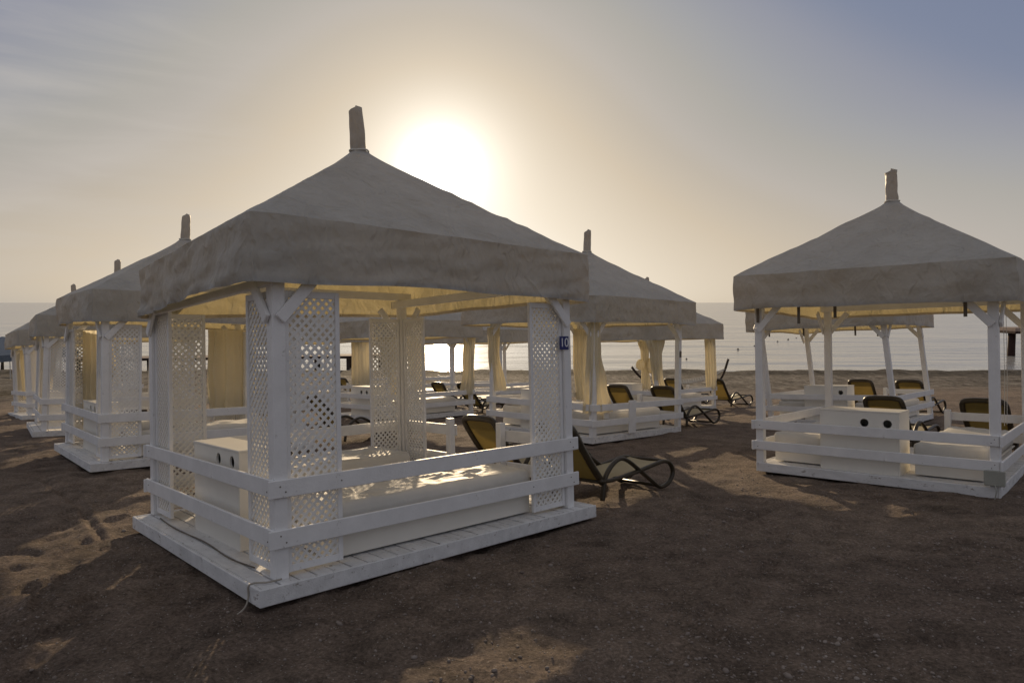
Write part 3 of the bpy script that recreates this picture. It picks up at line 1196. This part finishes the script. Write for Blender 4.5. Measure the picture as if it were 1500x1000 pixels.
A = cabana(FA, True, 'nearest and largest lattice cabana, blue plate reading 10 on its right post', 1,
           {(0, 0): (-.03, .028, .015), (0, 1): (.043, -.04, -.09), (1, 0): (0, 0, -.005)}, 2, True)
L2 = cabana(FL2, True, 'lattice cabana just left behind the nearest one, cream curtain and white box inside', 2, {(0, 1): (0, 0, .03)}, 1)
L3 = cabana(FL3, True, 'third lattice cabana of the left row, between the curtained one and the farthest', 3, {})
L4 = cabana(FL4, True, 'farthest lattice cabana of the left row, at the left picture edge', 4, {})
R1 = cabana(FR1, False, 'open cabana at the right with a white two-hole box behind its front rails', 5, {(0, 1): (0, 0, .04)}, 1, True, 1.2)
R2 = cabana(FR2, False, 'open cabana nearest the water at the right, leaning posts, seen under the big right canopy', 6, {}, lean=(-.062, .058))
M1 = cabana(FM1, False, 'open cabana right behind the nearest one, curtain spread beside its front corner post', 7, {(1, 0): (0, 0, .06), (0, 1): (0, .45, 0), (1, 1): (0, .40, 0)})  # left canopy corners pushed out past their true edge to shade foreground sand
M2 = cabana(FM2, False, 'far open cabana before the sea with a pale curtain bundle on a post', 8, {})
B3 = cabana(FB3, False, 'open cabana framing the bright sun glitter, seen through the middle of the nearest one', 9, {})
B4 = cabana(FB4, False, 'open cabana seen between the two lattice panels left of centre', 10, {})
C3 = cabana(FR3c, False, 'seaward open cabana behind the one framing the sun glitter', 11, {})
C4 = cabana(FR3d, False, 'seaward open cabana farthest left along the water row', 12, {})

# number plate 10
pl = plate(A, 3.122, .105, 1.632, .128, .132)
cu = bpy.data.curves.new('digits', 'FONT')
cu.body = '10'
cu.size = .125
cu.align_x = 'CENTER'
cu.align_y = 'CENTER'
cu.extrude = .0012
tmp = bpy.data.objects.new('tmp_text', cu)
col.objects.link(tmp)
dg = bpy.context.evaluated_depsgraph_get()
me = bpy.data.meshes.new_from_object(tmp.evaluated_get(dg))
bpy.data.objects.remove(tmp)
me.materials.clear()
me.materials.append(MT['signwhite'])
link('digits', me, pl, Matrix.Translation((3.122, .0995, 1.632)) @ Matrix.Rotation(R(90), 4, 'X'))
plate(M1, Ou - .13, .044, 1.50, .07, .13, 'strap')
plate(M2, Ou - .13, .044, 1.50, .07, .13, 'strap')
plate(B3, Ou - .13, .044, 1.45, .08, .13, 'blue')

sm_ = MB()
sm_.tube([(0, 0, 0), (0, -.003, 0)], .0055, 8)
screw = sm_.mesh('screw', 'strap')
for (u, zz) in ((.19, .65), (.23, .61), (.19, .31), (.23, .26), (3.16, .655), (3.20, .60), (3.16, .31), (3.20, .255), (.66, .63), (2.64, .29)):
    link('screw', screw, A, Matrix.Translation((u, .086, zz)))
for (v, zz) in ((.14, .655), (.18, .61), (.14, .31), (.18, .265), (3.02, .64), (3.05, .30)):
    link('screw', screw, A, Matrix.Translation((.136, v, zz)) @ Matrix.Rotation(R(-90), 4, 'Z'))
for (v, zz) in ((.10, .54), (.13, .50), (.10, .26), (.13, .22), (2.75, .52), (2.78, .23)):
    link('screw', screw, R1, Matrix.Translation((.054, v, zz)) @ Matrix.Rotation(R(-90), 4, 'Z'))

# electrical box and cables
mb = MB()
mb.box((.02, .005, .03), (.075, .20, .20), .008)
mb.tube(smooth_path([(.03, .1, .05), (-.02, .08, -.02), (-.01, .1, -.12), (-.06, .13, -.2)], 5), .006, 6)
link('junction_box', mb.mesh('junction_box', 'grey'), R1)
mb = MB()
mb.tube(smooth_path([(.19, .08, .02), (.10, .11, .012), (.03, .16, .012), (-.008, .17, -.005), (-.012, .16, -.07), (-.05, .12, -.12), (-.13, .06, -.135), (-.2, .05, -.15)], 6), .0065, 6)
link('cable', mb.mesh('cable', 'cable', True), A)
mb = MB()
mb.tube(smooth_path([(.16, 2.75, .012), (.13, 2.2, .012), (.16, 1.5, .012), (.13, .9, .012), (.17, .5, .012)], 6), .006, 6)
link('cable', mb.mesh('cable', 'strap', True), A)
cords(R1, [(.05, .35, .14), (.04, 2.2, .16), (.04, 2.75, .13), (.05, 1.75, .10), (2.98, .5, .12)])
cords(R2, [(.05, .8, .18), (.04, 1.9, .14), (.04, 2.7, .12), (2.98, 1.2, .15)])
for (u, v) in ((.55, .06), (.75, .06)):
    mb = MB()
    mb.tube([(u, v, HE + .05), (u + .01, v, 1.2), (u + .02, v + .01, .65)], .003, 5)
    link('hanging_cord', mb.mesh('hanging_cord', 'rope'), R1)
mb = MB()
mb.bar((.17, .10, HE + .035), (.17, 3.03, HE - .025), .05, .07, .008)
link('rolled_batten', mb.mesh('rolled_batten', 'white'), A)

# ---- furniture in the cabanas
BX = 'white box with two round holes'
for fr, lab in ((FA, 'cream two-hole box inside the nearest cabana, behind its left rails'),
                (FL2, 'white box inside the lattice cabana left of the nearest one, half hidden by its rails'),
                (FR1, 'large white two-hole box behind the front rails of the right cabana'),
                (FR2, 'smaller white box by the water under the far canopy at the right'),
                (FM1, 'white box behind the left rails of the cabana behind the nearest one'),
                (FM2, 'white box with light shining through both holes, left of the pale curtain bundle'),
                (FB3, 'white box low inside the cabana that frames the sun glitter'),
                (FL3, 'white box inside the third lattice cabana of the left row'),
                (FB4, 'white box with two dark holes seen between the lattice panels left of centre')):
    lat = fr is FA or fr is FL2 or fr is FL3
    storage_box(fr, .27 if lat else .19, 1.03 if lat else 1.07, lab, 1.06 if lat else .93, fr is not FM2, .32 if lat else .48)

beds = [(FA, 'A', True, 'nearest bed with crinkled shiny white cover, along the right rails of the nearest cabana', 'white bed at the back left inside the nearest cabana'),
        (FL2, 'L2', False, 'bed along the right rails of the lattice cabana left of the nearest one', None),
        (FR1, 'R1', False, 'rumpled white bed right of the two-hole box in the right cabana', 'white bed left of the two-hole box in the right cabana'),
        (FR2, 'R2', False, 'white bed by the water right of the small white box', 'white bed by the water left of the small white box'),
        (FM1, 'M1', False, 'white bed behind the side boards of the cabana behind the nearest one, near side', 'white bed on the far left side of the cabana behind the nearest one'),
        (FM2, 'M2', False, 'white bed in the far cabana with the pale curtain bundle', None),
        (FB3, 'B3', False, 'sunlit bed below the sun glitter, seen through the nearest cabana', None),
        (FB4, 'B4', False, 'bed in the cabana seen between the lattice panels left of centre', None),
        (FR3c, 'C3', False, 'bed of the seaward cabana behind the sun glitter frame', None)]
for i, (fr, k, fine, la, lb) in enumerate(beds):
    x0 = .62 if fr in (FA, FL2) else .30
    lat = x0 > .5
    daybed(fr, x0, x0 + 2.15, .22 if lat else .19, 1.0 if lat else .97, la, 3 + i % 4, fine, head=(i % 2 == 1))
    if lb:
        daybed(fr, x0, x0 + 2.05, 2.10 if lat else 2.0, 2.93 if lat else 2.68, lb, 5 + i % 3, fine, head=(fr is not FR1))

# side boards closing the lower part of the cabana behind the nearest one
mb = MB()
mb.box((.5, .128, .30), (.63, .16, .62), .004)
link('gate_board', mb.mesh('gate_board', 'white'), M1)
mb = MB()
mb.box((1.1, .012, 0), (1.32, .034, .62), .004)
link('gate_board', mb.mesh('gate_board', 'white'), M1)

# ---- curtains
U1, V1 = Ou - .13, Ov - .10
X1, Y1 = Wu - .25, Wv - .06
curtain(FM1, [(2.05, .15, .12, .10, .10), (1.5, .17, .13, .13, .11), (.95, .27, .16, .22, .13), (.42, .40, .20, .34, .16)], 'cream curtain spreading like a skirt from the front corner post right of plate 10', 1)
curtain(FM1, [(2.05, U1, V1, .17, .13), (1.3, U1, V1, .15, .13), (.4, U1 + .05, V1 - .05, .13, .12)], 'narrow cream curtain between plate 10 and the skirt-shaped curtain', 2)
curtain(FM1, [(2.0, .13, V1, .12, .11), (1.5, .14, V1, .10, .10), (.7, .3, V1, .16, .12)], 'curtain on the leaning left post seen right of the sun glitter', 3)
curtain(FM2, [(2.05, U1, V1, .26, .16), (1.7, U1, V1, .13, .12), (1.2, U1 - .03, V1, .12, .11), (.45, U1 + .02, V1, .17, .13)], 'cream curtain tied up with two round pale bundles', 4, 9,
        [(U1 - .25, V1, 1.28, .17), (U1 + .16, V1 - .12, 1.24, .24)])
curtain(FM2, [(2.05, .13, .10, .32, .16), (1.6, .14, .1, .17, .13), (1.0, .2, .12, .15, .12), (.45, .42, .15, .16, .12)], 'cream curtain pinched at mid height on the post right of the pale bundles', 5)
curtain(FM2, [(2.05, U1 - .10, .10, .19, .12), (1.2, U1 - .10, .10, .18, .12), (.5, U1 - .10, .10, .17, .12)], 'straight cream curtain column at the right end of the far cabana', 6)
curtain(FL2, [(2.05, X1 - .15, Y1 - .15, .42, .2), (1.2, X1 - .15, Y1 - .15, .44, .2), (.35, X1 - .15, Y1 - .15, .40, .2)], 'wide straight cream curtain seen inside the nearest cabana beside its front corner lattice', 7, 12)
curtain(FL2, [(2.0, .62, Y1 - .12, .20, .12), (1.4, .66, Y1 - .12, .22, .12), (.9, .62, Y1 - .14, .18, .12), (.3, .58, Y1 - .14, .16, .12)], 'cream curtain glowing inside the lattice cabana left of the nearest one', 8, 11)
curtain(FL3, [(2.0, .30, .40, .14, .08), (1.5, .30, .36, .10, .08), (1.1, .28, .34, .07, .06), (.9, .28, .34, .06, .05)], 'short tied curtain at the front of the third lattice cabana', 9)
curtain(FL4, [(2.0, .7, Y1 - .3, .32, .14), (1.2, .7, Y1 - .3, .30, .14), (.4, .7, Y1 - .3, .28, .13)], 'cream curtain in the farthest lattice cabana at the left edge', 10)
curtain(FB3, [(2.05, U1, .10, .16, .13), (1.2, U1 - .05, .12, .15, .13), (.45, U1 - .1, .14, .20, .15)], 'cream curtain just right of the sun glitter', 11)
curtain(FB3, [(2.05, .2, .12, .30, .15), (1.4, .22, .12, .22, .14), (.5, .40, .14, .16, .14)], 'slanting cream curtain just left of the sun glitter', 12)
curtain(FB3, [(2.05, U1, V1, .28, .16), (1.3, U1 + .03, V1, .2, .14), (.5, U1 + .12, V1, .15, .13)], 'far curtain on the seaward post framing the sun glitter', 13)
curtain(FB4, [(2.05, U1, .10, .28, .15), (1.2, U1, .10, .30, .15), (.5, U1, .10, .30, .15)], 'cream curtain seen left of the double lattice column', 14)

# ---- loungers, a pair on the seaward side of every cabana
lounger(4.02, .43, 'dark framed lounger with yellow mesh, beside the right end of the nearest cabana')
lounger(4.02, 1.72, 'lounger back with yellow mesh seen through the entrance gap of the nearest cabana', .03)


def pair(fr, la, lb, d=.6, v=(.35, 1.57), ang=0.0, Wu=Ou):
    inv = M.inverted()
    for vv, l in zip(v, (la, lb)):
        if l:
            p = inv @ (fr @ Vector((Wu + d, vv, 0)))
            lounger(p.x, p.y, l, ang)


pair(FM1, 'lounger with looped dark frame at the right end of the cabana behind the nearest one', 'lounger back showing over the rails right of the skirt-shaped curtain')
pair(FM2, 'far lounger standing alone right of the far cabana before the sea', 'lounger back half hidden in the far cabana', .5, (-.1, 1.55))
pair(FR1, 'lounger back facing us between posts at the far right', 'lounger back peeking over the two-hole box of the right cabana', .5, (.3, 1.66))
pair(FR2, 'lounger by the water behind the right pair of leaning posts', 'lounger with yellow mesh just right of the small white box by the water', .6, (.3, 1.42))
pair(FB3, 'lounger at the right end of the cabana that frames the sun glitter', 'dark lounger back below the sun glitter', .5)
pair(FL2, 'dark lounger low between the lattice panels left of centre', None, .8, (.45, 1.7), 0, Wu)
pair(FB4, None, 'dark lounger far back beside the cabana left of centre', .5)

# ---- hammock near the water
hp = gpt(20.9, 10.55)
t = thing('hammock', Matrix.Translation(hp) @ Matrix.Rotation(R(-8), 4, 'Z'), 'white net hammock with spreader bars on a curved dark wooden stand by the water', 'hammock')
mb = MB()
mb.tube(smooth_path([(-1.85, 0, 1.15), (-1.5, 0, .75), (-.8, 0, .25), (0, 0, .08), (.8, 0, .25), (1.5, 0, .7), (1.8, 0, 1.5)], 6), [.045] * 37, 8)
mb.bar((-.6, -.7, .05), (-.6, .7, .05), .12, .10, .01)
mb.bar((.6, -.7, .05), (.6, .7, .05), .12, .10, .01)
link('curved_stand', mb.mesh('curved_stand', 'darkwood', True), t)
mb = MB()
hz = lambda x: .62 + .22 * (x / 1.1) ** 2
for k in range(15):
    y = -.45 + .9 * k / 14
    mb.tube([(x / 10 * 1.1, y, hz(x / 10 * 1.1) - .12 * (1 - (y / .45) ** 2)) for x in range(-10, 11)], .008, 4)
for k in range(25):
    x = -1.1 + 2.2 * k / 24
    mb.tube([(x, y / 6 * .45, hz(x) - .12 * (1 - (y / 6) ** 2)) for y in range(-6, 7)], .008, 4)
for sx in (-1, 1):
    for k in range(8):
        y = -.45 + .9 * k / 7
        mb.tube([(sx * 1.1, y, hz(1.1) - .12 * (1 - (y / .45) ** 2)), (sx * 1.75, 0, 1.15)], .008, 4)
link('net', mb.mesh('net', 'rope'), t)
for sx in (-1, 1):
    mb = MB()
    mb.tube([(sx * 1.12, -.55, hz(1.1)), (sx * 1.12, .55, hz(1.1))], .022, 6)
    link('spreader_bar', mb.mesh('spreader_bar', 'rope'), t)

# ---- buoys on the water
def sea_at(px, py):
    q = Matrix.Rotation(-TH, 3, 'X') @ Vector(((px - 750) / 1000, 1, (500 - py) / 1000))
    k = (SEA_Z - CAMZ) / q.z
    return Vector((q.x * k, q.y * k, SEA_Z))


def buoy_mesh():
    mb = MB()
    prof = [(.02, -.2), (.26, -.12), (.34, .05), (.28, .2), (.12, .28), (.07, .32), (.07, .5), (.015, .52)]
    mb.grid(lambda u, w: Vector((prof[min(7, int(w * 7 + .5))][0] * math.cos(u * 6.2832), prof[min(7, int(w * 7 + .5))][0] * math.sin(u * 6.2832), prof[min(7, int(w * 7 + .5))][1])), 14, 7, True)
    return mb.mesh('buoy', 'darkwood', True)


bmsh = buoy_mesh()
for i, (px, py, s, l) in enumerate(((1005.5, 526, .6, 'small dark buoy lowest on the water, above the straight curtain column'),
                                    (1081, 512, .9, 'dark buoy left of the right canopy, the bigger of two in open water'),
                                    (1105, 507, .7, 'small dark buoy close to the left front post of the right cabana'),
                                    (1139, 500.5, .8, 'dark buoy first right of the left front post of the right cabana'),
                                    (1154.5, 497.5, .9, 'dark buoy second right of the left front post of the right cabana'),
                                    (1166.5, 495, .6, 'tiny dark buoy just under the far canopy edge'))):
    o = link('buoy', bmsh)
    o.matrix_world = Matrix.Translation(sea_at(px, py)) @ Matrix.Scale(s * .55, 4)
    tag(o, l, 'buoy', 'buoys floating off the beach')

# ---- pier on the right
pp = sea_at(1481, 521)
t = thing('pier', Matrix.Translation(pp), 'pier end with pale deck on thick rusty piles at the right edge', 'pier')
mb = MB()
mb.box((-.9, -1.8, 3.0), (46, 1.8, 3.45), .05)
link('pier_deck', mb.mesh('pier_deck', 'concrete'), t)
mb = MB()
mb.box((-.95, -1.85, 2.75), (46, 1.85, 2.995), .03)
link('edge_beam', mb.mesh('edge_beam', 'rust'), t)
for x in (0, 9, 18, 27, 36):
    mb = MB()
    mb.tube([(x, 0, -2.5), (x, 0, .1), (x, 0, 1.2), (x, 0, 2.76)], [.42, .42, .40, .40], 14)
    link('pile', mb.mesh('pile', 'rust', True), t)

# ---- jetty on the left, seen in slivers through the nearest cabana
jp = sea_at(496, 540)
t = thing('jetty', Matrix.Translation(jp) @ Matrix.Rotation(R(8), 4, 'Z'), 'dark wooden jetty with a post and beam shelter, seen through the nearest cabana', 'jetty')
mb = MB()
mb.box((-24, -1.4, 1.1), (4, 1.4, 1.35), .03)
link('jetty_deck', mb.mesh('jetty_deck', 'concrete'), t)
for x in range(-23, 5, 3):
    mb = MB()
    mb.tube([(x, 1.0, -2), (x, 1.0, 1.12)], .16, 8)
    mb.tube([(x, -1.0, -2), (x, -1.0, 1.12)], .16, 8)
    link('pile_pair', mb.mesh('pile_pair', 'darkwood'), t)
for x in (-20, -9, 1.5):
    for y in (-1.1, 1.1):
        mb = MB()
        mb.box((x - .09, y - .09, 1.352), (x + .09, y + .09, 4.2))
        link('shelter_post', mb.mesh('shelter_post', 'darkwood'), t)
mb = MB()
mb.box((-21, -1.3, 4.2), (2.2, -1.0, 4.4))
mb.box((-21, 1.0, 4.2), (2.2, 1.3, 4.4))
for x in range(-20, 3, 2):
    mb.box((x - .06, -1.6, 4.402), (x + .06, 1.6, 4.52))
link('shelter_roof', mb.mesh('shelter_roof', 'darkwood'), t)
mb = MB()
mb.box((-24, -1.46, 1.12), (4, -1.405, 1.33))
link('fender_board', mb.mesh('fender_board', 'rust'), t)

# ---- things beyond the left row
def far_pt(px, d):
    x = (px - 750) / 1000 * d
    return Vector((x, d, base_ground(x, d)))


fp = far_pt(3, 33)
t = thing('pavilion', Matrix.Translation(fp) @ Matrix.Rotation(R(-20), 4, 'Z'), 'low pavilion with blue-grey canvas roof on dark posts at the left edge', 'pavilion')
mb = MB()
b4 = [(-2.2, -2.2, 2.0), (2.2, -2.2, 2.0), (2.2, 2.2, 2.0), (-2.2, 2.2, 2.0)]
tv = [mb.bm.verts.new(p) for p in b4]
lv = [mb.bm.verts.new((x, y, z - .3)) for x, y, z in b4]
ap = mb.bm.verts.new((0, 0, 2.75))
for i in range(4):
    j = (i + 1) % 4
    mb.bm.faces.new((tv[i], tv[j], ap))
    mb.bm.faces.new((lv[i], lv[j], tv[j], tv[i]))
link('roof', mb.mesh('roof', 'bluegrey'), t)
for x in (-2, -.7, .7, 2):
    for y in (-2, 2):
        mb = MB()
        mb.box((x - .05, y - .05, -.2), (x + .05, y + .05, 1.95))
        link('post', mb.mesh('post', 'darkwood'), t)
mb = MB()
for z in (.35, .7, 1.05):
    mb.box((-2, -2.03, z), (2, -1.97, z + .06))
link('rail', mb.mesh('rail', 'darkwood'), t)

fp = far_pt(12, 46)
t = thing('beach_umbrella', Matrix.Translation(fp), 'small red and white striped umbrella far off at the left edge', 'umbrella')
mb = MB()
mb.tube([(0, 0, -.3), (0, 0, 2.9)], .03, 6)
link('pole', mb.mesh('pole', 'rope'), t)
for k, m in ((0, 'red'), (1, 'rope')):
    mb = MB()
    for i in range(k, 12, 2):
        a0, a1 = i * math.pi / 6, (i + 1) * math.pi / 6
        v = [mb.bm.verts.new(p) for p in ((0, 0, 2.95), (1.0 * math.cos(a0), 1.0 * math.sin(a0), 2.45), (1.0 * math.cos(a1), 1.0 * math.sin(a1), 2.45))]
        w = [mb.bm.verts.new(p) for p in ((1.0 * math.cos(a0), 1.0 * math.sin(a0), 2.2), (1.0 * math.cos(a1), 1.0 * math.sin(a1), 2.2))]
        mb.bm.faces.new(v)
        mb.bm.faces.new((v[1], w[0], w[1], v[2]))
    link('striped_cloth', mb.mesh('striped_cloth', m), t)

fp = far_pt(0, 60)
t = thing('tree', Matrix.Translation(fp) @ Matrix.Scale(.62, 4), 'rounded green tree far off at the left picture edge', 'tree')
mb = MB()
mb.tube([(0, 0, -.5), (.1, 0, 1.5), (.0, .1, 3.6)], [.25, .18, .08], 8)
mb.tube([(.1, 0, 1.5), (.9, .2, 2.9)], [.1, .04], 6)
mb.tube([(.1, 0, 1.7), (-.8, -.2, 3.0)], [.1, .04], 6)
link('trunk', mb.mesh('trunk', 'bark', True), t)
mb = MB()
rng = random.Random(2)
for i in range(2600):
    d = Vector((rng.gauss(0, 1), rng.gauss(0, 1), rng.gauss(0, 1))).normalized()
    rr = rng.random() ** .4
    c = Vector((d.x * 2.0 * rr, d.y * 2.0 * rr, 3.6 + d.z * 1.5 * rr))
    if noise.noise(c * 1.1) < -.22:
        continue
    e = Euler((rng.uniform(0, 6), rng.uniform(0, 6), 0)).to_matrix()
    s = rng.uniform(.08, .17)
    mb.bm.faces.new([mb.bm.verts.new(c + e @ Vector((x * s, y * s * .6, 0))) for x, y in ((-1, 0), (0, -1), (1, 0), (0, 1))])
link('crown', mb.mesh('crown', 'leaf'), t)

# ================================================================== LIGHT, SKY, CAMERA
w = bpy.data.worlds.new('World')
sc.world = w
w.use_nodes = True
nt = w.node_tree
nt.nodes.clear()
L = nt.links
out = nt.nodes.new('ShaderNodeOutputWorld')
bg = nt.nodes.new('ShaderNodeBackground')
sky = nt.nodes.new('ShaderNodeTexSky')
sky.sky_type = 'NISHITA'
sky.sun_disc = False
sky.sun_elevation = SUN_EL
sky.sun_rotation = SUN_AZ
sky.altitude = 0
sky.air_density = 1.0
sky.dust_density = 1.0
sky.ozone_density = 1.5
bg.inputs['Strength'].default_value = .086
# hazy morning air: the brightness of the clear-sky model picks pale haze colours, with fill added at the dark end
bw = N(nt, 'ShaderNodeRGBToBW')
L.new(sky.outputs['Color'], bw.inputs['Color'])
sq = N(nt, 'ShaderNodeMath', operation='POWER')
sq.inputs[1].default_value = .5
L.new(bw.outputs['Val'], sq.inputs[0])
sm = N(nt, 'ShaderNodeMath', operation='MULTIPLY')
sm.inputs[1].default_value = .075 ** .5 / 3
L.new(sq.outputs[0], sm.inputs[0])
ti = ramp(nt, [(0, (.29, .288, .31)), (.13, (.275, .28, .31)), (.160, (.18, .212, .305)), (.174, (.20, .23, .315)), (.190, (.275, .285, .335)), (.212, (.335, .335, .345)), (.236, (.39, .372, .342)), (.272, (.46, .42, .375)),  # lowest stops lifted: added fill from the unseen sky behind the camera
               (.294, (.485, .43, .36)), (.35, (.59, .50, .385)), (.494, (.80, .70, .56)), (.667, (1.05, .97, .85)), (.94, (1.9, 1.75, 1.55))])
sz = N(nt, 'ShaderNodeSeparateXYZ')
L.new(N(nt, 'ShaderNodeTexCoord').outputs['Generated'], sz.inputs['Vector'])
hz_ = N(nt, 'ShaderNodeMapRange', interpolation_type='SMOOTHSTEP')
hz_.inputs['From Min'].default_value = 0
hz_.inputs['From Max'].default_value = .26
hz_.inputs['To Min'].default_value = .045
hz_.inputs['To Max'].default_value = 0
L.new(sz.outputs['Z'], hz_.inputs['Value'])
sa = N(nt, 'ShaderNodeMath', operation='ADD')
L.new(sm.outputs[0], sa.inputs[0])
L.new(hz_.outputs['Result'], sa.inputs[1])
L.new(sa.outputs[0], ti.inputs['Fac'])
tc = N(nt, 'ShaderNodeTexCoord').outputs['Generated']
# thin high cirrus: streaky brightening, strongest low in the left of the sky
mp = N(nt, 'ShaderNodeMapping')
mp.inputs['Rotation'].default_value = (0, R(-9), R(20))
mp.inputs['Scale'].default_value = (1.6, 3.0, 15)
L.new(tc, mp.inputs['Vector'])
cn = N(nt, 'ShaderNodeTexNoise', Scale=1.5, Detail=7.0, Roughness=.55, Distortion=.5)
L.new(mp.outputs['Vector'], cn.inputs['Vector'])
cr = ramp(nt, [(.44, 0.0), (.70, 1.0)])
L.new(cn.outputs['Fac'], cr.inputs['Fac'])
dt = N(nt, 'ShaderNodeVectorMath', operation='DOT_PRODUCT')
L.new(tc, dt.inputs[0])
dt.inputs[1].default_value = Vector((-.66, 1, .24)).normalized()
dr = ramp(nt, [(.95, 0.0), (.992, 1.0)])
L.new(dt.outputs['Value'], dr.inputs['Fac'])
cm_ = N(nt, 'ShaderNodeMath', operation='MULTIPLY')
L.new(cr.outputs['Color'], cm_.inputs[0])
L.new(dr.outputs['Color'], cm_.inputs[1])
cf = N(nt, 'ShaderNodeMath', operation='MULTIPLY')
cf.inputs[1].default_value = .36
L.new(cm_.outputs[0], cf.inputs[0])
cl = N(nt, 'ShaderNodeMix', data_type='RGBA')
L.new(cf.outputs[0], cl.inputs['Factor'])
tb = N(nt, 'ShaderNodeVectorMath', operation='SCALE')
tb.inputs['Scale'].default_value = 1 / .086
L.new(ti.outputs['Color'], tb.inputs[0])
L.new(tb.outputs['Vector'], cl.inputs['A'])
cl.inputs['B'].default_value = (6.5, 6.0, 5.4, 1)
# the sun's aureole in hazy air
ds = N(nt, 'ShaderNodeVectorMath', operation='DOT_PRODUCT')
L.new(tc, ds.inputs[0])
ds.inputs[1].default_value = SUN
acc = cl.outputs['Result']
for power, amp, c in ((2000, 40, (1, .95, .86)), (330, 7, (1, .96, .88)), (45, 1.1, (1, .90, .76))):
    mx = N(nt, 'ShaderNodeMath', operation='MAXIMUM')
    mx.inputs[1].default_value = 0
    L.new(ds.outputs['Value'], mx.inputs[0])
    pw_ = N(nt, 'ShaderNodeMath', operation='POWER')
    pw_.inputs[1].default_value = power
    L.new(mx.outputs[0], pw_.inputs[0])
    sc_ = N(nt, 'ShaderNodeVectorMath', operation='SCALE')
    sc_.inputs[0].default_value = Vector(c) * amp
    L.new(pw_.outputs[0], sc_.inputs['Scale'])
    ad = N(nt, 'ShaderNodeVectorMath', operation='ADD')
    L.new(acc, ad.inputs[0])
    L.new(sc_.outputs['Vector'], ad.inputs[1])
    acc = ad.outputs['Vector']
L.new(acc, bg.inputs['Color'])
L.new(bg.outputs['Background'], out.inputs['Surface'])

sl = bpy.data.lights.new('sun', 'SUN')
sl.energy = 3.2
sl.angle = R(.6)
sl.color = (1, .76, .48)
so = bpy.data.objects.new('sun', sl)
col.objects.link(so)
so.rotation_euler = SUN.to_track_quat('Z', 'Y').to_euler()
so.location = SUN * 60

cam = bpy.data.cameras.new('camera')
cam.sensor_width = 36
cam.lens = 24
cam.clip_start = .05
cam.clip_end = 60000
co = bpy.data.objects.new('camera', cam)
col.objects.link(co)
co.location = (0, 0, CAMZ)
co.rotation_euler = (R(90) - TH, 0, 0)
sc.camera = co
sc.view_settings.view_transform = 'Standard'
sc.view_settings.look = 'None'
sc.view_settings.exposure = .12
sc.view_settings.gamma = 1
sc.cycles.max_bounces = 8
sc.cycles.transmission_bounces = 6
